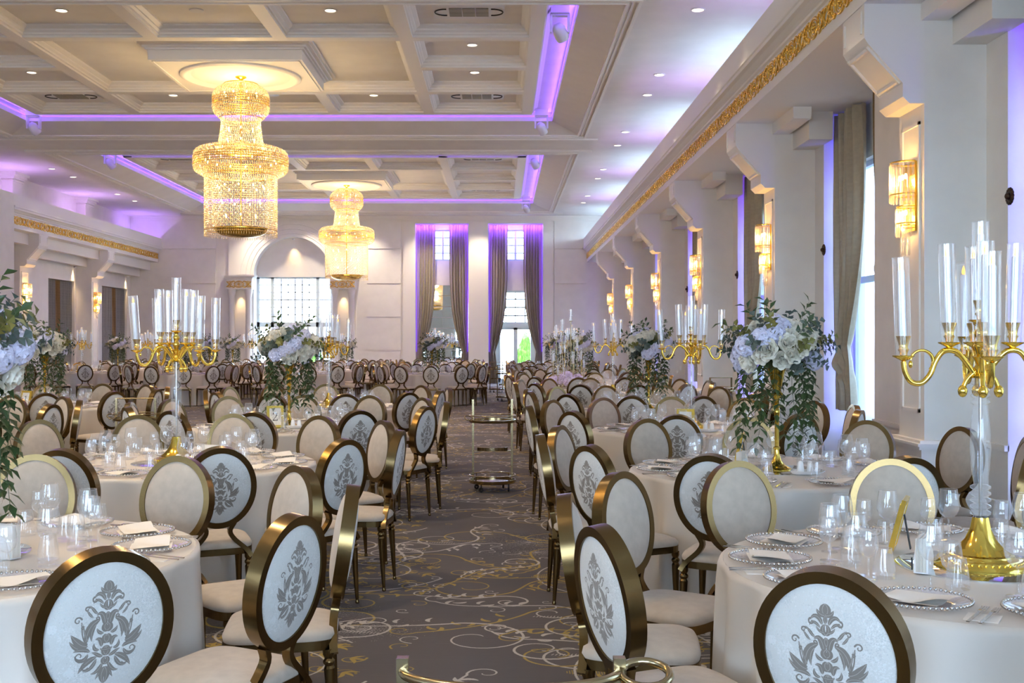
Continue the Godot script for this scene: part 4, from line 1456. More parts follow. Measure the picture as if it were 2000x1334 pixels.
func chandelier_proto() -> Node3D:
	var o := Node3D.new()
	o.name = "chandelier"
	# heights below are measured down from the rosette
	var g := MB.new()
	g.lathe([Vector2(0.0, 0), Vector2(0.10, 0), Vector2(0.10, -0.02), Vector2(0.04, -0.05), Vector2(0.02, -0.1), Vector2(0.012, -0.1)], 16)
	for i in 4:
		g.torus(Vector3(0, -0.12 - i * 0.05, 0), Vector3.RIGHT if i % 2 == 0 else Vector3.BACK, 0.028, 0.008, 12, 5)
	g.tube([Vector3(0, -0.1, 0), Vector3(0, -2.8, 0)], 0.012, 0.012, 8)
	part(o, "suspension", g.mesh(M["gold"]))
	# gilt bands with their lattice
	var b := MB.new()
	for q in [[0.50, -0.40, 4], [0.835, -1.44, 5], [0.47, -2.74, 2]]:
		for i in q[2] as int:
			var rr: float = q[0] - (0.02 * i if q[1] < -2.0 else 0.0)
			b.torus(Vector3(0, q[1] - i * 0.042, 0), Vector3.UP, rr, 0.007, 64, 5)
		var k := int(TAU * q[0] / 0.045)
		if q[1] > -2.0:
			for j in k:
				var a := TAU * j / k
				var p0 := Vector3(cos(a) * q[0], q[1], sin(a) * q[0])
				b.tube([p0, p0 - Vector3(0, 0.042 * (q[2] - 1), 0)], 0.004, 0.004, 4, false)
	for q in [[0.38, -0.75], [0.42, -1.34], [0.64, -1.78], [0.64, -2.76], [0.3, -0.14], [0.62, -1.32]]:
		b.torus(Vector3(0, q[1], 0), Vector3.UP, q[0], 0.009, 56, 5)
	part(o, "gilt_frame", b.mesh(M["gold"]))
	# dished gilt bottom
	b = MB.new()
	b.lathe([Vector2(0.48, -2.72), Vector2(0.44, -2.80), Vector2(0.34, -2.85), Vector2(0.2, -2.88), Vector2(0.0, -2.89)], 40)
	part(o, "bottom_dish", b.mesh(M["gold"]))
	# crystals
	var bead := crystal_bead()
	var xs := []
	var dome := []
	for i in 10:
		var f := i / 9.0
		dome.append(Vector2(0.50 * sin(0.28 + f * 1.28), -0.12 - 0.27 * f * (0.55 + 0.45 * f)))
	bead_rows(xs, dome, 0.044, 0.022, 1.35)
	bead_rows(xs, [Vector2(0.505, -0.42), Vector2(0.505, -0.463), Vector2(0.505, -0.505)], 0.05, 0.016, 1.0)
	var under := []
	for i in 7:
		var f := i / 6.0
		under.append(Vector2(lerpf(0.50, 0.36, f * f), -0.55 - 0.21 * f))
	bead_rows(xs, under, 0.042, 0.021, 1.4)
	var neck := []
	for i in 15:
		neck.append(Vector2(lerpf(0.345, 0.425, pow(i / 14.0, 1.6)), -0.78 - 0.04 * i))
	bead_rows(xs, neck, 0.036, 0.0165, 1.5)
	var ring := []
	for i in 8:
		var f := i / 7.0
		ring.append(Vector2(lerpf(0.44, 0.83, sin(f * PI / 2)), -1.25 - 0.16 * f * f - 0.02))
	bead_rows(xs, ring, 0.042, 0.021, 1.3)
	bead_rows(xs, [Vector2(0.84, -1.46), Vector2(0.84, -1.503), Vector2(0.84, -1.545), Vector2(0.84, -1.587)], 0.05, 0.016, 1.0)
	var belly := []
	for i in 7:
		var f := i / 6.0
		belly.append(Vector2(lerpf(0.83, 0.65, f * f), -1.64 - 0.14 * f))
	bead_rows(xs, belly, 0.042, 0.021, 1.3)
	stuff_part(o, "crystal_beads", bead, xs)
	var st := []
	var drum := []
	for i in 25:
		drum.append(Vector2(0.64, -1.82 - 0.041 * i))
	for i in drum.size():
		drum[i].x = 0.64
		var k := 120
		for j in k:
			var a := TAU * j / k
			st.append(Transform3D(Basis(Vector3.UP, -a + rng.randf_range(-0.6, 0.6)).scaled(Vector3(0.0155, 0.0195, 0.0155)), Vector3(cos(a) * 0.64, drum[i].y, sin(a) * 0.64)))
	for j in 60:
		var a := TAU * j / 60
		for i in 22:
			if (j + i) % 2 == 0:
				st.append(Transform3D(Basis(Vector3.UP, a).scaled(Vector3(0.014, 0.02, 0.014)), Vector3(cos(a) * 0.5, -1.84 - 0.042 * i, sin(a) * 0.5)))
	for j in 92:
		var a := TAU * (j + 0.5) / 92
		st.append(Transform3D(Basis(Vector3.UP, a).scaled(Vector3(0.013, 0.035, 0.013)), Vector3(cos(a) * 0.64, -2.85, sin(a) * 0.64)))
	stuff_part(o, "crystal_strands", bead, st)
	# candle bulbs
	var bm := MB.new()
	bm.ball(Vector3.ZERO, 0.016, 8, 6, Vector3(1, 1.6, 1))
	var bulb := bm.mesh(M["bulb"])
	for q in [[0.30, -0.32, 8], [0.24, -0.95, 6], [0.27, -1.15, 6], [0.62, -1.52, 14], [0.42, -1.98, 10], [0.36, -2.25, 8], [0.3, -2.5, 6]]:
		for j in q[2] as int:
			var a: float = TAU * (j + 0.3) / q[2]
			part(o, "bulb", bulb, Transform3D(Basis(), Vector3(cos(a) * q[0], q[1], sin(a) * q[0])))
	return o

func hang_chandelier(proto: Node3D, y: float, d: float, label: String) -> void:
	var o: Node3D = proto.duplicate()
	o.name = numbered("chandelier")
	add_child(o, true)
	o.position = at(-4.65, y, d)
	tag(o, label, "chandelier", "crystal chandeliers")
	var c := Color(1.0, 0.86, 0.62)
	omni(o, Vector3(0, -0.50, 0), c, 1.3 * CHAN_E, 0.12)
	omni(o, Vector3(0, -1.05, 0), c, 2.5 * CHAN_E, 0.12)
	omni(o, Vector3(0, -1.55, 0), c, 4.0 * CHAN_E, 0.2)
	omni(o, Vector3(0, -2.2, 0), c, 5.0 * CHAN_E, 0.2)

func sconce(p: Vector3, turn: float, label: String) -> void:
	# local: wall behind at -z... the fitting projects along +z
	if not M.has("sconce_plate"):
		var b := MB.new()
		b.box(Vector3(-0.15, -0.2, 0), Vector3(0.15, 0.43, 0.02))
		for q in [[0.16, 0.43], [0.16, 0.14], [0.105, 0.03], [0.105, -0.12], [0.055, -0.16]]:
			b.tube(arc(Vector3(0, q[1], 0.02), Vector3.RIGHT, Vector3.BACK, q[0], q[0], 0, PI, 18), 0.008, 0.008, 6)
		M["sconce_plate"] = b.mesh(M["gold"])
		for L in [0.36, 0.27, 0.25]:
			var r := MB.new()
			r.lathe([Vector2(0.0, 0), Vector2(0.013, -0.01), Vector2(0.013, -L + 0.015), Vector2(0.0, -L)], 5)
			M["sconce_rod%d" % int(L * 100)] = r.mesh(M["crystal_rod"])
		var bl := MB.new()
		bl.ball(Vector3.ZERO, 0.017, 8, 6, Vector3(1, 1.6, 1))
		M["sconce_bulb"] = bl.mesh(M["bulb"])
	var o := thing("wall_sconce", p, label, "sconce", "crystal wall sconces", turn)
	part(o, "back_plate", M["sconce_plate"])
	for q in [[0.16, 0.42, 13, "sconce_rod36"], [0.105, 0.02, 9, "sconce_rod27"], [0.055, -0.17, 5, "sconce_rod25"]]:
		for i in q[2] as int:
			var a: float = PI * (i + 0.5) / q[2]
			part(o, "crystal_rod", M[q[3]], Transform3D(Basis(Vector3.UP, a), Vector3(cos(a) * q[0], q[1], 0.02 + sin(a) * q[0])))
	for q in [[0.30, 3], [-0.03, 3], [-0.17, 1]]:
		for i in q[1] as int:
			part(o, "bulb", M["sconce_bulb"], Transform3D(Basis(), Vector3((i - (q[1] - 1) / 2.0) * 0.075, q[0], 0.075)))
	omni(o, Vector3(0, 0.26, 0.10), Color(1.0, 0.76, 0.42), 0.55, 0.05)
	omni(o, Vector3(0, -0.08, 0.10), Color(1.0, 0.76, 0.42), 0.45, 0.05)


# ---------------------------------------------------------------- chair
func chair_proto() -> Node3D:
	# faces -z; the origin is on the floor under the seat
	var o := Node3D.new()
	o.name = "banquet_chair"
	var lean := Transform3D(Basis(Vector3.RIGHT, 0.15), Vector3(0, 0.545, 0.205))   # local ring plane, y up along the back
	var rx := 0.192
	var ry := 0.218
	var cy := 0.218
	# oval ring of rectangular section
	var ring := MB.new()
	var K := 56
	var sec := [[0.0, 0.026, 1, 0], [0.030, 0.026, 1, 0], [0.030, -0.026, 1, 0], [0.0, -0.026, 1, 0]]
	for f in 4:
		var base := ring.v.size()
		for i in K + 1:
			var a := TAU * i / K
			var c := cos(a)
			var s := sin(a)
			var nr := Vector3(c / rx, s / ry, 0).normalized()
			for e in [f, (f + 1) % 4]:
				var off: float = sec[e][0]
				var z: float = sec[e][1]
				var p := Vector3(c * (rx - off), cy + s * (ry - off), z)
				var nn: Vector3 = [Vector3(0, 0, 1), -nr, Vector3(0, 0, -1), nr][f]
				ring.vert(lean * p, lean.basis * nn)
		for i in K:
			var k := base + i * 2
			ring.tri(k, k + 1, k + 2); ring.tri(k + 1, k + 3, k + 2)
	var oval := part(o, "oval_frame", ring.mesh(M["bronze"]))
	var ix := rx - 0.028
	var iy := ry - 0.028
	var pad := MB.new()
	pad.grid(40, 8, func(u: float, v: float) -> Vector3:
		var a := u * TAU
		var q := 1.0 - v
		return lean * Vector3(cos(a) * ix * q, cy + sin(a) * iy * q, -0.020 - 0.028 * pow(1.0 - pow(q, 3.2), 0.8)), lean.basis * Vector3(0, 0, -1), true)
	part(oval, "back_cushion", pad.mesh(M["seat_velvet"]))
	var bp := MB.new()
	bp.grid(40, 6, func(u: float, v: float) -> Vector3:
		var a := u * TAU
		var q := 1.0 - v
		return lean * Vector3(cos(a) * ix * q, cy + sin(a) * iy * q, 0.019 + 0.018 * pow(1.0 - pow(q, 3.0), 0.8)), lean.basis * Vector3(0, 0, 1), true)
	var inv := lean.affine_inverse()
	for i in bp.v.size():
		var l := inv * bp.v[i]
		bp.t[i] = Vector2(0.5 + l.x / (2.0 * ix), 0.5 - (l.y - cy) / (2.0 * iy))
	var back := part(oval, "back_panel", bp.mesh(M["damask_velvet"]))
	back.set_meta("label", "pale velvet back with taupe damask embroidery")
	# lyre shaped supports between the oval and the seat
	for s in [-1.0, 1.0]:
		var sp := MB.new()
		var top: Vector3 = lean * Vector3(0.085 * s, 0.026, 0)
		sp.bar(curve([top, Vector3(0.062 * s, 0.525, 0.202), Vector3(0.085 * s, 0.48, 0.196), Vector3(0.15 * s, 0.42, 0.195), Vector3(0.178 * s, 0.38, 0.20)], 16), Vector3.BACK, 0.03, 0.024)
		part(o, "back_support", sp.mesh(M["bronze"]))
	# seat: cushion and rail with rounded corners
	var outline := func(a: float, grow: float) -> Vector2:
		var c := cos(a)
		var s := sin(a)
		var e := 0.42
		var x := signf(c) * pow(absf(c), e)
		var z := signf(s) * pow(absf(s), e)
		var half := lerpf(0.222, 0.188, (z + 1.0) / 2.0)
		return Vector2(x * (half + grow), z * (0.208 + grow))
	var cu := MB.new()
	var lay := [[0.0, 0.428], [0.004, 0.444], [-0.006, 0.462], [-0.03, 0.473], [-0.08, 0.482], [-0.14, 0.486], [-0.16, 0.4875], [-0.208, 0.488]]
	cu.grid(48, lay.size() - 1, func(u: float, v: float) -> Vector3:
		var q: Array = lay[roundi(v * (lay.size() - 1))]
		var p: Vector2 = outline.call(u * TAU, q[0]) if q[0] > -0.15 else (outline.call(u * TAU, -0.14) * (0.5 if q[0] > -0.18 else 0.0) as Vector2)
		return Vector3(p.x, q[1], p.y), Vector3.ZERO, true)
	cu.outward(Vector3(0, 0.40, 0))
	part(o, "seat_cushion", cu.mesh(M["seat_velvet"]))
	var rl := MB.new()
	var poly := PackedVector2Array()
	for i in 40:
		poly.append(outline.call(TAU * i / 40, 0.004))
	rl.prism(poly, 0.395, 0.43, Transform3D(Basis(Vector3.RIGHT, Vector3.BACK, Vector3.UP), Vector3.ZERO))
	part(o, "seat_rail", rl.mesh(M["bronze"]))
	# turned, fluted legs
	var lg := MB.new()
	lg.lathe([Vector2(0.0, 0.0), Vector2(0.011, 0.003), Vector2(0.0125, 0.012), Vector2(0.009, 0.02), Vector2(0.010, 0.03)], 12)
	lg.lathe([Vector2(0.010, 0.03), Vector2(0.0205, 0.325)], 24, Transform3D(), TAU, 0.0, 12, 0.14)
	lg.lathe([Vector2(0.0205, 0.325), Vector2(0.016, 0.335), Vector2(0.022, 0.345), Vector2(0.022, 0.353), Vector2(0.015, 0.362), Vector2(0.021, 0.375), Vector2(0.021, 0.396)], 12)
	var leg := lg.mesh(M["bronze"])
	for q in [[-0.182, -0.172, 0.0], [0.182, -0.172, 0.0], [-0.165, 0.178, 0.06], [0.165, 0.178, 0.06]]:
		var tilt := Basis(Vector3.RIGHT, -q[2]) * Basis(Vector3.BACK, 0.02 * signf(q[0]))
		part(o, "leg", leg, Transform3D(tilt, Vector3(q[0], 0, q[1]) - tilt * Vector3(0, 0.396, 0) + Vector3(0, 0.396, 0)))
	return o

var chair_src: Node3D
var far_chairs := []

func place_chair(cx: float, cd: float, ang: float, r: float, label: String, group: String, twist := 0.0) -> void:
	var a := deg_to_rad(ang)
	var p := at(cx + cos(a) * r, 0, cd + sin(a) * r)
	var turn := atan2(cos(a), -sin(a)) + twist
	var c: Node3D = chair_src.duplicate()
	c.name = numbered("banquet_chair")
	add_child(c, true)
	c.position = p
	c.rotation.y = turn
	tag(c, label, "chair", group)


# ---------------------------------------------------------------- table and settings
const TOP := 0.752
const TR := 0.88

func cloth_mesh(sd: int) -> ArrayMesh:
	var m := MB.new()
	var ph := []
	var r := RandomNumberGenerator.new()
	r.seed = sd
	for i in 6:
		ph.append(r.randf() * TAU)
	m.lathe([Vector2(TR - 0.012, TOP), Vector2(0.0, TOP)], 64)
	var f := func(u: float, v: float) -> Vector3:
		var a := u * TAU
		var fold := 0.5 * sin(a * 18 + ph[0] + 0.8 * sin(a * 3 + ph[1])) + 0.35 * sin(a * 23 + ph[2]) + 0.3 * sin(a * 9 + ph[3])
		var drop := maxf(0.0, (v - 0.12) / 0.88)
		var rad: float
		var y: float
		if v < 0.12:
			var q := v / 0.12 * PI / 2
			rad = TR - 0.012 + 0.018 * sin(q)
			y = TOP - 0.018 * (1.0 - cos(q))
		else:
			rad = TR + 0.006 + 0.012 * drop + 0.046 * pow(drop, 0.42) * (fold + 0.25 * fold * absf(fold))
			y = lerpf(TOP - 0.018, 0.015, drop)
		return Vector3(cos(a) * rad, y, sin(a) * rad)
	var base := m.v.size()
	m.grid(144, 16, f, Vector3.ZERO, true)
	m.outward(Vector3(0, 0.2, 0), base)
	return m.mesh(M["table_linen"])

var shape := {}

func setting_meshes() -> void:
	var G: Material = M["clear_glass"]
	var w := MB.new()
	w.lathe([Vector2(0.0, 0.002), Vector2(0.036, 0.001), Vector2(0.036, 0.004), Vector2(0.010, 0.008), Vector2(0.0045, 0.02), Vector2(0.004, 0.08), Vector2(0.007, 0.09)], 20)
	w.lathe([Vector2(0.0, 0.089), Vector2(0.016, 0.094), Vector2(0.031, 0.107), Vector2(0.040, 0.127), Vector2(0.0415, 0.145), Vector2(0.037, 0.175), Vector2(0.032, 0.202)], 24)
	w.lathe([Vector2(0.0, 0.0915), Vector2(0.015, 0.096), Vector2(0.0295, 0.109), Vector2(0.0385, 0.128), Vector2(0.040, 0.145), Vector2(0.0358, 0.175), Vector2(0.031, 0.202)], 24)
	w.torus(Vector3(0, 0.202, 0), Vector3.UP, 0.032, 0.0012, 24, 4)
	shape["wine_glass"] = w.mesh(G)
	var s := MB.new()
	s.lathe([Vector2(0.0, 0.002), Vector2(0.030, 0.001), Vector2(0.030, 0.004), Vector2(0.009, 0.007), Vector2(0.004, 0.016), Vector2(0.004, 0.068), Vector2(0.007, 0.076)], 18)
	s.lathe([Vector2(0.0, 0.075), Vector2(0.014, 0.08), Vector2(0.027, 0.093), Vector2(0.032, 0.112), Vector2(0.030, 0.14), Vector2(0.026, 0.163)], 22)
	s.lathe([Vector2(0.0, 0.0772), Vector2(0.0135, 0.0818), Vector2(0.026, 0.0945), Vector2(0.0308, 0.112), Vector2(0.029, 0.14), Vector2(0.025, 0.163)], 22)
	s.torus(Vector3(0, 0.163, 0), Vector3.UP, 0.026, 0.0012, 22, 4)
	shape["water_goblet"] = s.mesh(G)
	var t := MB.new()
	t.lathe([Vector2(0.0, 0.012), Vector2(0.035, 0.012), Vector2(0.0355, 0.03), Vector2(0.0248, 0.098)], 22)
	t.lathe([Vector2(0.0, 0.001), Vector2(0.036, 0.001), Vector2(0.039, 0.006), Vector2(0.037, 0.03), Vector2(0.026, 0.098)], 22)
	t.torus(Vector3(0, 0.098, 0), Vector3.UP, 0.026, 0.0012, 22, 4)
	shape["tumbler"] = t.mesh(G)
	var p := MB.new()
	p.lathe([Vector2(0.0, 0.004), Vector2(0.10, 0.004), Vector2(0.115, 0.008), Vector2(0.15, 0.017), Vector2(0.152, 0.014), Vector2(0.115, 0.002), Vector2(0.0, 0.001)], 40)
	shape["charger"] = p.mesh(M["charger_glass"])
	var b := MB.new()
	for i in 56:
		var a := TAU * i / 56
		b.ball(Vector3(cos(a) * 0.152, 0.018, sin(a) * 0.152), 0.0062, 6, 4)
	shape["bead_rim"] = b.mesh(M["silver"])
	# folded napkin with a turned corner
	var n := MB.new()
	n.grid(10, 8, func(u: float, v: float) -> Vector3:
		var x := (u - 0.5) * 0.19
		var z := (v - 0.5) * 0.13
		return Vector3(x, 0.020 + 0.006 * sin(u * 7 + v * 2) * v + 0.022 * pow(maxf(0.0, u - 0.45), 1.4) * (0.5 + v), z), Vector3.UP)
	n.grid(8, 6, func(u: float, v: float) -> Vector3:
		return Vector3((u - 0.5) * 0.15 - 0.01, 0.012 + 0.003 * sin(v * 8), (v - 0.5) * 0.15), Vector3.UP)
	shape["napkin"] = n.mesh(M["napkin_linen"])
	var fk := MB.new()
	fk.bar(curve([Vector3(0, 0.006, 0.09), Vector3(0, 0.008, 0.0), Vector3(0, 0.012, -0.04), Vector3(0, 0.008, -0.06)], 10), Vector3.RIGHT, 0.009, 0.003)
	for i in 4:
		fk.bar([Vector3((i - 1.5) * 0.006, 0.008, -0.055), Vector3((i - 1.5) * 0.0062, 0.012, -0.10)], Vector3.RIGHT, 0.003, 0.002)
	fk.bar([Vector3(-0.011, 0.008, -0.058), Vector3(0.011, 0.008, -0.058)], Vector3.BACK, 0.014, 0.002)
	shape["fork"] = fk.mesh(M["silver"])
	var pc := MB.new()
	pc.box(Vector3(-0.045, 0, -0.045), Vector3(0.045, 0.003, 0.045))
	shape["paper_napkin"] = pc.mesh(M["napkin_linen"])
	var md := MB.new()
	md.lathe([Vector2(0.0, 0.0), Vector2(0.28, 0.0), Vector2(0.28, 0.004), Vector2(0.277, 0.005), Vector2(0.0, 0.005)], 48)
	shape["mirror_disc"] = md.mesh(M["mirror"])
	# cruet dish, shakers, napkin holder
	var cd := MB.new()
	cd.lathe([Vector2(0.0, 0.003), Vector2(0.075, 0.003), Vector2(0.085, 0.022), Vector2(0.082, 0.022), Vector2(0.07, 0.009), Vector2(0.0, 0.009)], 28, Transform3D(Basis().scaled(Vector3(1.1, 1, 0.7)), Vector3.ZERO))
	shape["cruet_dish"] = cd.mesh(M["porcelain"])
	var sh := MB.new()
	sh.lathe([Vector2(0.0, 0.0), Vector2(0.021, 0.0), Vector2(0.022, 0.01), Vector2(0.017, 0.05), Vector2(0.012, 0.064), Vector2(0.0, 0.068)], 16)
	shape["shaker"] = sh.mesh(M["porcelain"])
	var nh := MB.new()
	for q in [-0.02, 0.02]:
		var arcp := PackedVector2Array([Vector2(-0.055, 0), Vector2(0.055, 0)])
		for i in 11:
			var a := PI * i / 10
			arcp.append(Vector2(cos(a) * 0.055, 0.03 + sin(a) * 0.05))
		nh.prism(arcp, q - 0.003, q + 0.003)
	nh.box(Vector3(-0.055, 0, -0.02), Vector3(0.055, 0.004, 0.02))
	shape["napkin_holder"] = nh.mesh(M["porcelain"])
	var nn := MB.new()
	for i in 9:
		var z := -0.015 + i * 0.00375
		nn.box(Vector3(-0.06, 0.005, z - 0.0012), Vector3(0.06, 0.115 + 0.002 * (i % 3), z + 0.0012))
	shape["napkin_stack"] = nn.mesh(M["napkin_linen"])
	var fr := MB.new()
	for q in [[-0.075, -0.055, 0.0, 0.2], [0.055, 0.075, 0.0, 0.2], [-0.055, 0.055, 0.0, 0.02], [-0.055, 0.055, 0.18, 0.2]]:
		fr.box(Vector3(q[0], q[2], -0.008), Vector3(q[1], q[3], 0.008))
	for q in [[-0.058, -0.052, 0.02, 0.18], [0.052, 0.058, 0.02, 0.18], [-0.055, 0.055, 0.017, 0.023], [-0.055, 0.055, 0.177, 0.183]]:
		fr.box(Vector3(q[0], q[2], 0.0), Vector3(q[1], q[3], 0.012))
	shape["frame"] = fr.mesh(M["gold"])
	var cdm := MB.new()
	cdm.box(Vector3(-0.055, 0.02, -0.004), Vector3(0.055, 0.18, 0.002))
	shape["card"] = cdm.mesh(mat("card_white", Color(0.92, 0.91, 0.88), 0.8))
	var lg := MB.new()
	lg.bar([Vector3(0, 0.14, -0.008), Vector3(0, 0.025, -0.06)], Vector3.RIGHT, 0.03, 0.004)
	shape["frame_stand"] = lg.mesh(M["dark"])

func put(kind: String, called: String, x: float, d: float, y: float, turn: float, label: String, cat: String, group: String) -> MeshInstance3D:
	var o := part(self, called, shape[kind], Transform3D(Basis(Vector3.UP, turn), at(x, y, d)))
	tag(o, label, cat, group)
	return o

func number_frame(x: float, d: float, y: float, turn: float, num: String, label: String) -> void:
	var o := thing("table_number_frame", at(x, y + 0.007, d), label, "frame", "table number frames", turn)
	var lean := Transform3D(Basis(Vector3.RIGHT, -0.25), Vector3.ZERO)
	part(o, "frame", shape["frame"], lean)
	part(o, "card", shape["card"], lean)
	part(o, "stand", shape["frame_stand"], lean)
	if num != "":
		var tm := TextMesh.new()
		tm.text = num
		var sf := SystemFont.new()
		sf.font_names = PackedStringArray(["Droid Serif"])
		tm.font = sf
		tm.font_size = 64
		tm.pixel_size = 0.0016
		tm.depth = 0.002
		tm.material = M["dark"]
		part(o, "numeral", tm, lean * Transform3D(Basis(), Vector3(0, 0.1, 0.004)))

var far_glass := {"wine_glass": [], "water_goblet": [], "tumbler": [], "charger": [], "bead_rim": [], "napkin": []}

func seat_side(ang: float, right: bool) -> String:
	var wall := "wall" if right else "aisle"
	var other := "aisle" if right else "colonnade"
	var k := posmod(roundi(ang / 30.0), 12)
	return [wall + " side", wall + " side toward the door", "garden-door side toward the " + wall, "garden-door side", "garden-door side toward the " + other, other + " side toward the door", other + " side", other + " side away from the door", "trolley-end side toward the " + other, "trolley-end side", "trolley-end side toward the " + wall, wall + " side away from the door"][k]

func lay_table(cx: float, cd: float, angs: Array, which: String, level: int, right: bool) -> void:
	var r := RandomNumberGenerator.new()
	r.seed = int(absf(cx * 91) + cd * 37)
	for ang in angs:
		var a := deg_to_rad(ang)
		var ur := Vector2(cos(a), sin(a))
		var ut := Vector2(-sin(a), cos(a))
		var turn := atan2(cos(a), -sin(a))
		var pos := func(rad: float, tan: float) -> Vector2: return Vector2(cx, cd) + ur * rad + ut * tan
		var j := Vector2(r.randf_range(-0.012, 0.012), r.randf_range(-0.012, 0.012))
		var cp: Vector2 = pos.call(0.70, 0.0) + j
		var w1: Vector2 = pos.call(0.49, -0.035) + j
		var w2: Vector2 = pos.call(0.52, 0.055) - j
		var w3: Vector2 = pos.call(0.43, 0.03) + j
		var tw := turn + r.randf_range(-0.25, 0.25)
		if level < 2:
			for q in [["charger", cp, turn], ["bead_rim", cp, turn], ["napkin", cp, tw], ["wine_glass", w1, 0.0], ["water_goblet", w2, 0.0]] + ([["tumbler", w3, 0.0]] if level == 1 else []):
				far_glass[q[0]].append(Transform3D(Basis(Vector3.UP, q[2]), at(q[1].x, TOP, q[1].y)))
			continue
		var small := Transform3D(Basis().scaled(Vector3(0.92, 1, 0.92)), Vector3.ZERO)
		var sd := ", %s, " % seat_side(ang, right) + which
		var o := thing("charger_plate", at(cp.x, TOP, cp.y), "bead-rimmed glass charger" + sd, "plate", "charger plates on the " + which, turn)
		var ds := part(o, "dish", shape["charger"], small)
		part(ds, "bead_rim", shape["bead_rim"])
		put("napkin", "linen_napkin", cp.x, cp.y, TOP, tw, "folded ivory napkin on charger" + sd, "napkin", "linen napkins on the " + which)
		put("wine_glass", "wine_glass", w1.x, w1.y, TOP, 0, "tall stemmed wine glass" + sd, "wine glass", "wine glasses on the " + which)
		put("water_goblet", "water_goblet", w2.x, w2.y, TOP, 0, "smaller stemmed goblet" + sd, "goblet", "goblets on the " + which)
		put("tumbler", "tumbler", w3.x, w3.y, TOP, 0, "tapered clear tumbler" + sd, "tumbler", "tumblers on the " + which)
		var k1: Vector2 = pos.call(0.765, 0.196)
		put("paper_napkin", "paper_napkin", k1.x, k1.y, TOP, turn + 0.1, "paper napkin under forks" + sd, "napkin", "paper napkins on the " + which)
		for q in [-0.016, 0.016]:
			var f1: Vector2 = pos.call(0.77, 0.196 + q)
			put("fork", "fork", f1.x, f1.y, TOP + 0.002, turn, "steel fork of a pair" + sd, "fork", "forks on the " + which)
	if level >= 1:
		var o2 := put("mirror_disc", "mirror_disc", cx, cd, TOP, 0, "round mirror plate under the centrepiece of the " + which, "mirror", "mirror plates")
	if level == 2:
		var c1 := Vector2(cx, cd) + Vector2.from_angle(-1.15) * 0.262
		if not (cx > 0 and cd < 5):
			put("cruet_dish", "cruet_dish", c1.x, c1.y, TOP + 0.005, 0.3, "oval white cruet dish on the " + which, "dish", "cruet dishes")
			for q in [-0.028, 0.028]:
				put("shaker", "shaker", c1.x + q, c1.y, TOP + 0.015, 0, "small white shaker in the cruet dish on the " + which, "shaker", "shakers on the " + which)
		var c2 := Vector2(cx, cd) + Vector2.from_angle(-2.75 if cx > 0 else -0.3) * 0.25
		var nh := thing("napkin_holder", at(c2.x, TOP + 0.005, c2.y), "white porcelain napkin holder on the " + which, "napkin holder", "napkin holders", 1.05 if cx > 0 else -0.5)
		part(nh, "holder", shape["napkin_holder"])
		part(nh, "napkin_stack", shape["napkin_stack"])


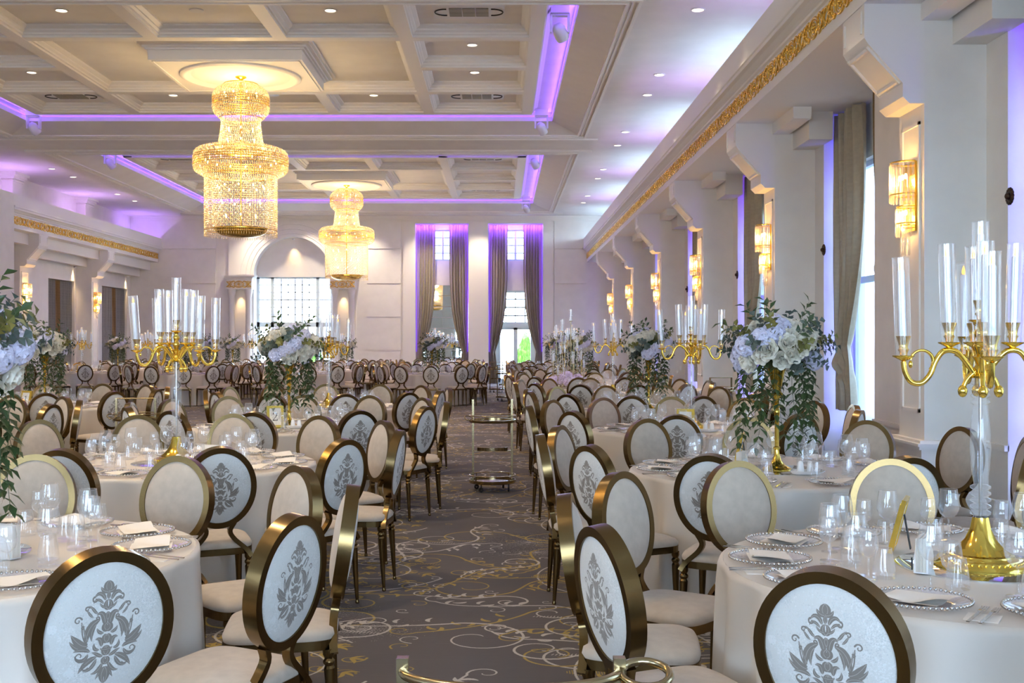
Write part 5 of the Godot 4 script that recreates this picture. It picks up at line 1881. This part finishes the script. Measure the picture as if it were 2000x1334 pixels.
# ---------------------------------------------------------------- centrepieces
func candelabra_proto() -> Node3D:
	var o := Node3D.new()
	o.name = "candelabra"
	# heights above the table top
	var b := MB.new()
	b.lathe([Vector2(0.0, 0.0), Vector2(0.152, 0.0), Vector2(0.155, 0.006), Vector2(0.15, 0.014), Vector2(0.138, 0.018), Vector2(0.134, 0.028), Vector2(0.112, 0.032), Vector2(0.108, 0.04), Vector2(0.09, 0.043)], 40)
	b.lathe([Vector2(0.098, 0.043), Vector2(0.075, 0.06), Vector2(0.05, 0.09), Vector2(0.034, 0.125), Vector2(0.026, 0.165)], 48, Transform3D(), TAU, 0.0, 24, 0.12)
	for i in 40:
		var a := TAU * i / 40
		b.ball(Vector3(cos(a) * 0.136, 0.022, sin(a) * 0.136), 0.006, 5, 4)
	part(o, "base", b.mesh(M["gold"]))
	var s := MB.new()
	var prof := [Vector2(0.024, 0.165)]
	for i in 5:
		var y := 0.17 + i * 0.022
		prof.append_array([Vector2(0.022, y), Vector2(0.034, y + 0.007), Vector2(0.034, y + 0.014), Vector2(0.022, y + 0.02)])
	prof.append_array([Vector2(0.022, 0.285), Vector2(0.03, 0.33), Vector2(0.035, 0.40), Vector2(0.033, 0.46), Vector2(0.026, 0.54)])
	for i in 4:
		var y := 0.55 + i * 0.022
		prof.append_array([Vector2(0.022, y), Vector2(0.032, y + 0.007), Vector2(0.032, y + 0.013), Vector2(0.022, y + 0.02)])
	prof.append(Vector2(0.02, 0.645))
	s.lathe(prof, 16)
	part(o, "crystal_stem", s.mesh(M["acrylic"]))
	var core := MB.new()
	core.tube([Vector3(0, 0.16, 0), Vector3(0, 0.645, 0)], 0.006, 0.006, 6)
	part(o, "rod", core.mesh(M["silver"]))
	var h := MB.new()
	h.lathe([Vector2(0.0, 0.64), Vector2(0.03, 0.643), Vector2(0.032, 0.65), Vector2(0.018, 0.66), Vector2(0.026, 0.675), Vector2(0.014, 0.69), Vector2(0.022, 0.705), Vector2(0.03, 0.715), Vector2(0.013, 0.725), Vector2(0.02, 0.745), Vector2(0.024, 0.755), Vector2(0.012, 0.775), Vector2(0.02, 0.79), Vector2(0.022, 0.80), Vector2(0.011, 0.815), Vector2(0.014, 0.825)], 18)
	part(o, "hub", h.mesh(M["gold"]))
	# arms: over an arch that carries an inner candle, down and up to an outer candle
	var am := MB.new()
	am.tube(curve([Vector3(0.02, 0.655, 0), Vector3(0.05, 0.70, 0), Vector3(0.085, 0.735, 0), Vector3(0.125, 0.735, 0), Vector3(0.152, 0.70, 0), Vector3(0.17, 0.655, 0), Vector3(0.20, 0.625, 0), Vector3(0.235, 0.63, 0), Vector3(0.255, 0.665, 0), Vector3(0.26, 0.70, 0)], 34), 0.0105, 0.0095, 8)
	am.tube(arc(Vector3(0.20, 0.70, 0), Vector3.RIGHT, Vector3.UP, 0.042, 0.036, 3.9, 0.15, 16), 0.007, 0.0045, 6)
	am.ball(Vector3(0.236, 0.69, 0), 0.0075, 6, 5, Vector3(1, 1.8, 1))
	am.tube(curve([Vector3(0.02, 0.665, 0), Vector3(0.045, 0.64, 0), Vector3(0.058, 0.61, 0)], 10), 0.010, 0.008, 6)
	am.ball(Vector3(0.06, 0.598, 0), 0.017, 8, 6, Vector3(1, 1.3, 1))
	var arm := am.mesh(M["gold"])
	var cup := MB.new()
	cup.lathe([Vector2(0.006, -0.012), Vector2(0.02, -0.004), Vector2(0.036, 0.004), Vector2(0.037, 0.008), Vector2(0.012, 0.008), Vector2(0.014, 0.02), Vector2(0.019, 0.028), Vector2(0.014, 0.034), Vector2(0.017, 0.05), Vector2(0.025, 0.075), Vector2(0.022, 0.075), Vector2(0.014, 0.052), Vector2(0.0, 0.05)], 18)
	var cupm := cup.mesh(M["gold"])
	var tb := MB.new()
	tb.lathe([Vector2(0.027, 0.009), Vector2(0.028, 0.345)], 20)
	tb.lathe([Vector2(0.0256, 0.009), Vector2(0.0266, 0.345)], 20)
	tb.torus(Vector3(0, 0.345, 0), Vector3.UP, 0.028, 0.0016, 20, 5)
	var tube := tb.mesh(M["clear_glass"])
	var wx := MB.new()
	wx.lathe([Vector2(0.0, 0.05), Vector2(0.0125, 0.05), Vector2(0.0125, 0.298), Vector2(0.008, 0.303), Vector2(0.0, 0.303)], 12)
	var wax := wx.mesh(M["candle_wax"])
	var fl := MB.new()
	fl.lathe([Vector2(0.0, 0.300), Vector2(0.006, 0.308), Vector2(0.0068, 0.316), Vector2(0.003, 0.33), Vector2(0.0, 0.338)], 10)
	var flame := fl.mesh(M["flame"])
	var spots := [[Vector3(0, 0.835, 0), 0.0, 0.0]]
	for i in 4:
		var a: float = 0.5 + TAU * i / 4 + [0.0, 0.12, -0.1, 0.05][i]
		part(o, "arm", arm, Transform3D(Basis(Vector3.UP, -a), Vector3.ZERO))
		spots.append([Vector3(cos(a) * 0.105, 0.758, sin(a) * 0.105), a, 0.03])
		spots.append([Vector3(cos(a) * 0.26, 0.712, sin(a) * 0.26), a, [0.06, 0.01, 0.03, 0.075][i]])
	for q in spots:
		var side := Vector3(sin(q[1]), 0, -cos(q[1]))
		var xf := Transform3D(Basis(side, q[2]), q[0])
		part(o, "candle_cup", cupm, Transform3D(Basis(), q[0]))
		var cn := part(o, "candle", wax, xf)
		part(cn, "flame_bulb", flame)
		part(o, "glass_tube", tube, xf)
	return o

func leaf_blade(m: MB, p: Vector3, dir: Vector3, up: Vector3, L: float, w: float) -> void:
	var s := dir.cross(up).normalized()
	var n := s.cross(dir).normalized()
	var tip := p + dir * L - n * L * 0.12
	var mid := p + dir * L * 0.5
	var l := mid + s * w + n * w * 0.35
	var r := mid - s * w + n * w * 0.35
	m.flat(p, l, mid, (n - s * 0.3).normalized()); m.flat(mid, l, tip, (n - s * 0.3).normalized())
	m.flat(p, r, mid, (n + s * 0.3).normalized()); m.flat(mid, r, tip, (n + s * 0.3).normalized())

func flower_proto() -> Node3D:
	var o := Node3D.new()
	o.name = "flower_centrepiece"
	var r := RandomNumberGenerator.new()
	r.seed = 31
	var st := MB.new()
	st.lathe([Vector2(0.0, 0.0), Vector2(0.085, 0.0), Vector2(0.088, 0.006), Vector2(0.08, 0.014), Vector2(0.07, 0.018), Vector2(0.05, 0.03), Vector2(0.028, 0.055), Vector2(0.016, 0.09), Vector2(0.014, 0.12), Vector2(0.02, 0.125), Vector2(0.02, 0.135), Vector2(0.013, 0.14), Vector2(0.013, 0.30), Vector2(0.017, 0.34), Vector2(0.019, 0.36), Vector2(0.012, 0.37), Vector2(0.024, 0.38), Vector2(0.026, 0.39), Vector2(0.014, 0.40), Vector2(0.016, 0.43), Vector2(0.034, 0.445), Vector2(0.036, 0.46), Vector2(0.02, 0.475), Vector2(0.03, 0.50), Vector2(0.045, 0.58), Vector2(0.06, 0.62), Vector2(0.0, 0.615)], 24)
	part(o, "vase", st.mesh(M["gold"]))
	# rose: cupped petals in rings
	var rose := MB.new()
	for ring in [[0.010, 0.040, 3, 0.15], [0.020, 0.040, 5, 0.4], [0.032, 0.034, 6, 0.75], [0.044, 0.024, 7, 1.05]]:
		for i in ring[2] as int:
			var a: float = TAU * i / ring[2] + ring[0] * 40.0
			var R: float = ring[0]
			var tilt: float = ring[3]
			var cdir := Vector3(cos(a), 0, sin(a))
			var tdir := Vector3(-sin(a), 0, cos(a))
			rose.grid(4, 3, func(u: float, v: float) -> Vector3:
				var wdt := (0.012 + R * 0.75) * sin(PI * (0.25 + 0.6 * v))
				var lift := cdir * (R * 0.35 + R * 0.65 * v * (0.4 + tilt * 0.6) + 0.008 * v * v * tilt) + Vector3(0, (ring[1] + 0.012) * v * cos(tilt * 0.55) - 0.012, 0)
				return lift + tdir * (u - 0.5) * 2.0 * wdt - cdir * pow(absf(u - 0.5) * 2.0, 2.0) * R * 0.35, (cdir + Vector3.UP * 0.4))
	var rose_m := rose.mesh(M["rose_petal"])
	var hy := MB.new()
	for i in 46:
		var y := 1.0 - 1.55 * i / 46.0
		var rad := sqrt(maxf(0.0, 1.0 - y * y))
		var a := i * 2.399963
		var nrm := Vector3(cos(a) * rad, y, sin(a) * rad)
		var c := nrm * 0.056
		var t1 := nrm.cross(Vector3(0.3, 0.9, 0.2)).normalized()
		var t2 := nrm.cross(t1)
		for k in 4:
			var b := TAU * k / 4 + i
			var dir := t1 * cos(b) + t2 * sin(b)
			leaf_blade(hy, c, (dir + nrm * 0.25).normalized(), nrm, 0.024, 0.010)
	hy.ball(Vector3.ZERO, 0.040, 8, 6)
	var hyd_m := hy.mesh(M["hydrangea_petal"])
	var euc := MB.new()
	euc.tube(curve([Vector3.ZERO, Vector3(0.01, 0.07, 0), Vector3(0.03, 0.15, 0.01)], 8), 0.002, 0.001, 4)
	for i in 12:
		var f := (i + 1) / 12.0
		var p := Vector3(0.03 * f * f, 0.15 * f, 0.01 * f)
		var a := i * 2.4
		var d := Vector3(cos(a), 0.4, sin(a)).normalized()
		leaf_blade(euc, p, d, Vector3.UP, 0.044, 0.021)
	var euc_m := euc.mesh(M["leaf_olive"])
	var euc2 := MB.new()
	euc2.add(euc)
	var euc_g := euc2.mesh(M["leaf_grey"])
	var vines := []
	for k in 3:
		var vm := MB.new()
		var L := [0.42, 0.33, 0.5][k] as float
		var path := curve([Vector3.ZERO, Vector3(0.05, 0.02, 0), Vector3(0.085, -L * 0.3, 0.01), Vector3(0.075, -L * 0.65, -0.015), Vector3(0.09, -L, 0.01)], 14)
		vm.tube(path, 0.0018, 0.001, 4)
		for i in range(2, 15):
			for sgn in [-1.0, 1.0]:
				var a := i * 1.3 + (0.0 if sgn > 0 else PI)
				var d := Vector3(cos(a) * 0.8, -0.55, sin(a) * 0.8).normalized()
				leaf_blade(vm, path[i], d, Vector3.UP, r.randf_range(0.06, 0.082), 0.0155)
		vines.append(vm.mesh(M["leaf_dark"]))
	var spray := MB.new()
	spray.tube(curve([Vector3.ZERO, Vector3(0.0, 0.08, 0), Vector3(0.03, 0.2, 0)], 8), 0.002, 0.001, 4)
	for i in 9:
		var f := (i + 2) / 10.0
		var a := i * 2.2
		leaf_blade(spray, Vector3(0.03 * f * f, 0.2 * f, 0), Vector3(cos(a), 0.7, sin(a)).normalized(), Vector3.UP, 0.07, 0.016)
	var spray_m := spray.mesh(M["leaf_dark"])
	var cen := Vector3(0, 0.72, 0)
	var inner := MB.new()
	inner.ball(cen, 0.15, 14, 10, Vector3(1, 0.8, 1))
	part(o, "moss_ball", inner.mesh(M["leaf_dark"]))
	# blossoms over a flattened ball
	var N := 54
	for i in N:
		var y := 0.98 - 1.55 * i / float(N)
		var rad := sqrt(maxf(0.0, 1.0 - y * y))
		var a := i * 2.399963 + r.randf_range(-0.15, 0.15)
		var nrm := Vector3(cos(a) * rad, y, sin(a) * rad)
		var p := cen + nrm * Vector3(0.245, 0.175, 0.245) * r.randf_range(0.93, 1.06)
		var bas := Basis(Quaternion(Vector3.UP, nrm.normalized())) * Basis(Vector3.UP, r.randf() * TAU)
		if i % 4 == 0:
			part(o, "hydrangea", hyd_m, Transform3D(bas.scaled(Vector3.ONE * r.randf_range(0.95, 1.2)), p - nrm * 0.02))
		elif i % 4 != 3:
			part(o, "rose", rose_m, Transform3D(bas.scaled(Vector3.ONE * r.randf_range(1.15, 1.4)), p - nrm * 0.015))
		else:
			part(o, "eucalyptus_sprig", euc_m if i % 2 == 0 else euc_g, Transform3D(bas, p - nrm * 0.05))
	for i in 14:
		var a := TAU * i / 14 + r.randf_range(-0.15, 0.15)
		var nrm := Vector3(cos(a), r.randf_range(-0.1, 0.7), sin(a)).normalized()
		part(o, "eucalyptus_sprig", euc_g if i % 3 == 0 else euc_m, Transform3D(Basis(Quaternion(Vector3.UP, nrm)), cen + nrm * Vector3(0.2, 0.15, 0.2)))
	for i in 7:
		var a := TAU * i / 7 + 0.3
		var nrm := Vector3(cos(a) * 0.6, 1.0 if i % 2 == 0 else 0.35, sin(a) * 0.6).normalized()
		part(o, "ruscus_spray", spray_m, Transform3D(Basis(Quaternion(Vector3.UP, nrm)), cen + nrm * Vector3(0.19, 0.13, 0.19)))
	for i in 16:
		var a := TAU * i / 16 + r.randf_range(-0.15, 0.15)
		var rr := r.randf_range(0.09, 0.16)
		part(o, "hanging_vine", vines[i % 3], Transform3D(Basis(Vector3.UP, -a).scaled(Vector3(1, r.randf_range(0.8, 1.05), 1)), Vector3(cos(a) * rr, 0.635, sin(a) * rr)))
	return o

func candle_grove(x: float, d: float) -> void:
	var o := thing("candle_stand", at(x, TOP, d), "cluster of slim gilt stems with glass candle tubes rising from lilac blossoms", "candle stand")
	var r := RandomNumberGenerator.new()
	r.seed = 12
	var b := MB.new()
	b.lathe([Vector2(0, 0), Vector2(0.34, 0), Vector2(0.34, 0.015), Vector2(0, 0.02)], 32)
	part(o, "base", b.mesh(M["gold"]))
	var wx := MB.new()
	wx.lathe([Vector2(0.0, 0.0), Vector2(0.011, 0.0), Vector2(0.011, 0.13), Vector2(0.0, 0.135)], 10)
	var wax := wx.mesh(M["candle_wax"])
	var tb := MB.new()
	tb.lathe([Vector2(0.026, 0.0), Vector2(0.027, 0.20)], 16)
	tb.lathe([Vector2(0.0245, 0.0), Vector2(0.0255, 0.20)], 16)
	var tube := tb.mesh(M["clear_glass"])
	for i in 16:
		var a := i * 2.4
		var rad := 0.06 + 0.26 * sqrt(i / 16.0)
		var h := 1.05 - 0.9 * (i / 16.0) + r.randf_range(-0.12, 0.12)
		var p := Vector3(cos(a) * rad, 0, sin(a) * rad)
		var s := MB.new()
		s.tube([p, p + Vector3(0, h, 0)], 0.0065, 0.0065, 6)
		s.lathe([Vector2(0.0, 0), Vector2(0.03, 0.004), Vector2(0.03, 0.012), Vector2(0.0, 0.014)], 12, Transform3D(Basis(), p + Vector3(0, h - 0.01, 0)))
		s.ball(p + Vector3(0, h * 0.6, 0), 0.016, 8, 6)
		part(o, "stem", s.mesh(M["brass_tube"]))
		part(o, "candle", wax, Transform3D(Basis(), p + Vector3(0, h, 0)))
		part(o, "glass_tube", tube, Transform3D(Basis(), p + Vector3(0, h, 0)))
	var hy := MB.new()
	for i in 40:
		var y := 1.0 - 1.7 * i / 40.0
		var q := sqrt(maxf(0.0, 1.0 - y * y))
		var a := i * 2.399963
		var nrm := Vector3(cos(a) * q, y, sin(a) * q)
		var t1 := nrm.cross(Vector3(0.3, 0.9, 0.2)).normalized()
		var t2 := nrm.cross(t1)
		for k in 4:
			var bb := TAU * k / 4 + i
			leaf_blade(hy, nrm * 0.065, (t1 * cos(bb) + t2 * sin(bb) + nrm * 0.3).normalized(), nrm, 0.03, 0.012)
	var hm := hy.mesh(M["lilac_petal"])
	for i in 26:
		var a := i * 2.4
		var rad := 0.34 * sqrt(i / 26.0)
		part(o, "lilac_blossom", hm, Transform3D(Basis(Vector3.UP, a).scaled(Vector3.ONE * r.randf_range(0.8, 1.2)), Vector3(cos(a) * rad, 0.06 + 0.14 * (1.0 - rad / 0.36) + r.randf_range(0, 0.05), sin(a) * rad)))


# ---------------------------------------------------------------- trolley
func trolley(x: float, d: float, turn: float, label: String, top_rail: int) -> void:
	var o := thing("serving_trolley", at(x, 0, d), label, "trolley", "", turn)
	var B: Material = M["brass_tube"]
	for s in [-1.0, 1.0]:
		var p := MB.new()
		p.box(Vector3(0.2 * s - 0.011, 0.09, -0.011), Vector3(0.2 * s + 0.011, 0.94, 0.011))
		part(o, "post", p.mesh(B))
	var bt := MB.new()
	bt.lathe([Vector2(0.0, 0.085), Vector2(0.235, 0.085), Vector2(0.24, 0.09), Vector2(0.24, 0.12), Vector2(0.232, 0.12), Vector2(0.232, 0.1), Vector2(0.0, 0.1)], 40)
	part(o, "bottom_tray", bt.mesh(B))
	var rail := MB.new()
	rail.torus(Vector3(0, 0.165, 0), Vector3.UP, 0.238, 0.006, 40, 6)
	for i in 4:
		var a := TAU * i / 4 + PI / 4
		rail.tube([Vector3(cos(a) * 0.238, 0.12, sin(a) * 0.238), Vector3(cos(a) * 0.238, 0.165, sin(a) * 0.238)], 0.005, 0.005, 5)
	part(o, "bottom_rail", rail.mesh(B))
	var tt := MB.new()
	tt.lathe([Vector2(0.0, 0.705), Vector2(0.235, 0.705), Vector2(0.24, 0.71), Vector2(0.24, 0.735), Vector2(0.232, 0.735), Vector2(0.232, 0.715), Vector2(0.0, 0.715)], 40)
	part(o, "top_tray", tt.mesh(B))
	var tr := MB.new()
	tr.torus(Vector3(0, 0.775, 0), Vector3.UP, 0.238, 0.006, 40, 6)
	part(o, "top_rail", tr.mesh(B))
	var hb := MB.new()
	hb.bar(arc(Vector3(0, 0.43, 0), Vector3.RIGHT, Vector3.BACK * 0.5, 0.155, 0.155, 0.0, PI, 14), Vector3.UP, 0.035, 0.006)
	hb.bar([Vector3(-0.2, 0.41, 0), Vector3(-0.12, 0.41, 0)], Vector3.UP, 0.01, 0.01)
	hb.bar([Vector3(0.2, 0.41, 0), Vector3(0.12, 0.41, 0)], Vector3.UP, 0.01, 0.01)
	part(o, "bottle_holder", hb.mesh(B))
	var rg := MB.new()
	rg.torus(Vector3(-0.245, 0.75, 0.03), Vector3(0.25, 0.9, 0.5).normalized(), 0.042, 0.0065, 24, 6)
	part(o, "ring_handle", rg.mesh(B))
	if top_rail > 0:
		var tb := MB.new()
		if top_rail == 1:
			tb.tube(arc(Vector3(0, 0.915, 0), Vector3.RIGHT, Vector3.BACK * 0.55, 0.2, 0.2, PI, 0.0, 28), 0.009, 0.009, 8)
			tb.torus(Vector3(0.245, 0.915, 0.02), Vector3(0, 1, 0.25).normalized(), 0.045, 0.008, 24, 8)
		else:
			tb.tube([Vector3(-0.2, 0.935, 0), Vector3(0.2, 0.935, 0)], 0.008, 0.008, 6)
		part(o, "push_rail", tb.mesh(B))
	var cs := MB.new()
	cs.torus(Vector3(0, 0.028, 0), Vector3.RIGHT, 0.018, 0.01, 14, 6)
	cs.tube([Vector3(0, 0.03, 0), Vector3(0, 0.088, 0)], 0.008, 0.008, 6)
	var cm := cs.mesh(M["dark"])
	for i in 4:
		var a := TAU * i / 4 + 0.6
		part(o, "castor", cm, Transform3D(Basis(Vector3.UP, i * 1.0), Vector3(cos(a) * 0.2, 0, sin(a) * 0.2)))


# ---------------------------------------------------------------- laying out the hall
func furnish() -> void:
	chair_src = chair_proto()
	setting_meshes()
	var cloths := []
	for i in 4:
		cloths.append(cloth_mesh(i + 3))
	var pd := MB.new()
	pd.lathe([Vector2(0.3, 0.0), Vector2(0.3, 0.03), Vector2(0.05, 0.06), Vector2(0.05, 0.70)], 16)
	var ped := pd.mesh(M["dark"])
	var tp := MB.new()
	tp.lathe([Vector2(0.0, 0.715), Vector2(0.86, 0.715), Vector2(0.86, 0.745), Vector2(0.0, 0.745)], 32)
	var top := tp.mesh(mat("plywood", Color(0.6, 0.5, 0.38), 0.7))
	var cand := candelabra_proto()
	var flow := flower_proto()
	var ord := ["first", "second", "third", "fourth", "fifth", "sixth", "seventh", "eighth", "ninth", "tenth", "eleventh", "twelfth"]
	var ring := func(p: float) -> Array: return range(12).map(func(i): return p + 30.0 * i)
	# x, d, chair angles, centrepiece (c candelabra, f flowers, g candle grove), detail, name of the row, place in it
	var tables := [
		[1.65, 3.87, [-127, -159, 172, 143, 113, 83, 53, 23, -7, -37, -67, -97], "c", 2, "R", 0],
		[1.67, 6.80, [-116, -78, -146, -176, 154, 116, 84, 50, 21, -10, -39], "f", 2, "R", 1],
		[1.69, 9.95, [-104, -140, -175, 146, 118, 88, 58, 27, 0, -31, -65], "c", 2, "R", 2],
		[1.72, 13.05, [-105, -75, -135, -165, 165, 135, 105, 75, 45, 15, -15, -45], "f", 1, "R", 3],
		[1.62, 16.2, ring.call(8.0), "c", 1, "R", 4],
		[1.50, 19.3, ring.call(20.0), "g", 0, "R", 5],
		[1.62, 22.4, ring.call(3.0), "f", 0, "R", 6],
		[1.62, 25.5, ring.call(15.0), "c", 0, "R", 7],
		[1.62, 28.6, ring.call(25.0), "f", 0, "R", 8],
		[1.62, 31.7, ring.call(10.0), "c", 0, "R", 9],
		[1.62, 34.8, ring.call(0.0), "f", 0, "R", 10],
		[-2.00, 4.08, [-49, -20, 10, 39, 71, 101, 131, 161, -169, -139, -109, -79], "f", 2, "L", 0],
		[-2.07, 7.20, [-98, -65, -34, -6, 29, 59, 89, 117, 147, 177, -153, -126], "c", 2, "L", 1],
		[-1.94, 10.35, [-90, -57, -26, 5, 35, 65, 95, 126, 153, 181, -150, -120], "f", 2, "L", 2],
		[-2.05, 13.5, [-74, -44, -18, 10, 42, 70, 100, 130, 160, -170, -140, -107], "c", 1, "L", 3],
		[-5.40, 10.35, ring.call(18.0), "c", 1, "M", 0],
		[-5.50, 13.6, ring.call(22.0), "f", 1, "M", 1],
	]
	var kinds := ["cfcf", "fcff", "cfcf", "fcfc"]
	for row in 4:
		for col in 4:
			tables.append([-1.70 - 3.1 * col - 0.1 * row, 28.0 + 3.1 * row + [0.0, 0.1, -0.1, 1.6][col], ring.call(3.0 + 7.0 * col + 11.0 * row), kinds[row][(col + 1) % 4], 0, "F", row * 4 + col])
	var n := 0
	for t in tables:
		var x: float = t[0]
		var d: float = t[1]
		var cname: String = {"c": "candelabra", "f": "flower", "g": "candle-grove"}[t[3]]
		var which: String
		match t[5]:
			"R": which = "%s sconce-wall table" % ord[t[6]]
			"L": which = "%s arch-side aisle table" % ord[t[6]]
			"M": which = "%s outer-row table" % ord[t[6]]
			_: which = "%s %s window-wall table" % [["front-row", "second-row", "third-row", "back-row"][t[6] / 4], ["aisle-end", "inner", "middle", "colonnade-end"][t[6] % 4]]
		var tl := "round ivory-clothed %s table, %s" % [cname, which.replace(" table", "") + ", counting toward the garden door"]
		if t[5] == "F":
			tl = "round ivory-clothed table with %s, the %s" % [cname, which]
		var tb := thing("banquet_table", at(x, 0, d), tl, "table", "round banquet tables", n * 1.1)
		part(tb, "tablecloth", cloths[n % 4])
		part(tb, "table_top", top)
		part(tb, "pedestal", ped)
		n += 1
		var k := 0
		for ang in t[2]:
			var mass: bool = (t[5] == "F" and t[6] >= 8) or (t[5] == "R" and t[6] >= 9)
			var jr := rng.randf_range(-0.015, 0.025)
			var tw := rng.randf_range(-0.06, 0.06)
			if mass:
				var a := deg_to_rad(ang)
				far_chairs.append(Transform3D(Basis(Vector3.UP, atan2(cos(a), -sin(a)) + tw), at(x + cos(a) * (1.17 + jr), 0, d + sin(a) * (1.17 + jr))))
			else:
				place_chair(x, d, ang, 1.17 + jr, "gilt chair, %s, at the %s" % [seat_side(ang, t[5] == "R"), which], "oval-back velvet chairs at the " + which, tw)
			k += 1
		lay_table(x, d, t[2], which, t[4], t[5] == "R")
		match t[3]:
			"c": centre(cand, "candelabra", x, d, n * 0.7 if n > 1 else 0.35, "gold nine-light candelabra on the " + which, "candelabra")
			"f": centre(flow, "flower_centrepiece", x, d, n * 0.9, "gold vase of white roses on the " + which, "centrepiece")
			_: candle_grove(x - 0.35, d)
	# chairs of the back rows, only their tops in sight
	var cm := []
	var bk := MB.new()
	var groups := {}
	for c in chair_src.find_children("*", "MeshInstance3D", true, false):
		var me: ArrayMesh = c.mesh
		var key: Material = me.surface_get_material(0)
		if not groups.has(key):
			groups[key] = MB.new()
		var ar := me.surface_get_arrays(0)
		var src := MB.new()
		src.v = ar[Mesh.ARRAY_VERTEX]
		src.n = ar[Mesh.ARRAY_NORMAL]
		src.t = ar[Mesh.ARRAY_TEX_UV]
		src.ix = ar[Mesh.ARRAY_INDEX]
		(groups[key] as MB).add(src, c.transform)
	var fc := Node3D.new()
	fc.name = "banquet_chair_rows"
	add_child(fc, true)
	tag(fc, "oval-back gilt chairs packed in the back rows before the window wall", "chairs", "chairs in the back rows")
	fc.set_meta("kind", "stuff")
	for key in groups:
		stuff_part(fc, "chair_metal" if key == M["bronze"] else "chair_velvet", (groups[key] as MB).mesh(key), far_chairs)
	var fg := Node3D.new()
	fg.name = "tableware_rows"
	add_child(fg, true)
	tag(fg, "glasses, plates and napkins laid on the tables further down the hall", "tableware", "tableware further down the hall")
	fg.set_meta("kind", "stuff")
	for k in far_glass:
		stuff_part(fg, k + "_mass", shape[k], far_glass[k])
	# number frames
	number_frame(-2.015, 10.11, TOP, 0.35, "2", "gold frame with table number 2 before the flower vase")
	number_frame(-5.62, 13.3, TOP, -0.3, "1", "gold frame with table number 1 in the row beyond the arch-side aisle tables")
	number_frame(1.58, 9.62, TOP, -0.25, "", "gold frame at the foot of the third sconce-wall candelabra, card without a number")
	number_frame(1.50, 7.16, TOP, -1.9, "", "gold frame turned edge-on beside the flower vase of the second sconce-wall table")
	number_frame(1.44, 4.14, TOP, -2.0, "", "gold frame turned edge-on beside the candelabra of the first sconce-wall table")
	number_frame(-8.05, 27.55, TOP, 0.1, "11", "gold frame with table number 11 before the niche colonnade")
	number_frame(-10.9, 29.2, TOP, 0.1, "7", "gold frame with table number 7 before the niche colonnade")
	# trolleys
	trolley(0.02, 2.08, 0.0, "brass serving trolley with curved push rail and ring handle at the head of the aisle", 1)
	trolley(-0.08, 11.6, 0.0, "two-tier brass trolley standing alone halfway down the aisle", 0)
	trolley(0.12, 29.6, 0.2, "brass trolley parked in the aisle near the garden door drapes, before another trolley", 2)
	trolley(-0.12, 34.6, 0.2, "brass trolley parked last in the aisle before the garden door", 2)
	trolley(3.72, 19.0, 0.3, "brass trolley parked in the window bay beyond the second sconce-wall pillar", 2)
	trolley(-3.85, 11.9, 0.1, "brass trolley between the second row of tables and the arch-side aisle tables", 2)
	# chandeliers
	var cp := chandelier_proto()
	hang_chandelier(cp, 6.296, 20.2, "tiered gold crystal chandelier under the first coffered tray")
	hang_chandelier(cp, 6.296, 34.1, "tiered gold crystal chandelier under the second coffered tray")
	hang_chandelier(cp, 6.23, 6.3, "tiered gold crystal chandelier above the tables before the first tray")
	cp.free()
	chair_src.free()
	cand.free()
	flow.free()

func centre(src: Node3D, called: String, x: float, d: float, turn: float, label: String, cat: String) -> void:
	var o: Node3D = src.duplicate()
	o.name = numbered(called)
	add_child(o, true)
	o.position = at(x, TOP + 0.005, d)
	o.rotation.y = turn
	tag(o, label, cat, "candelabras" if called == "candelabra" else "flower centrepieces")
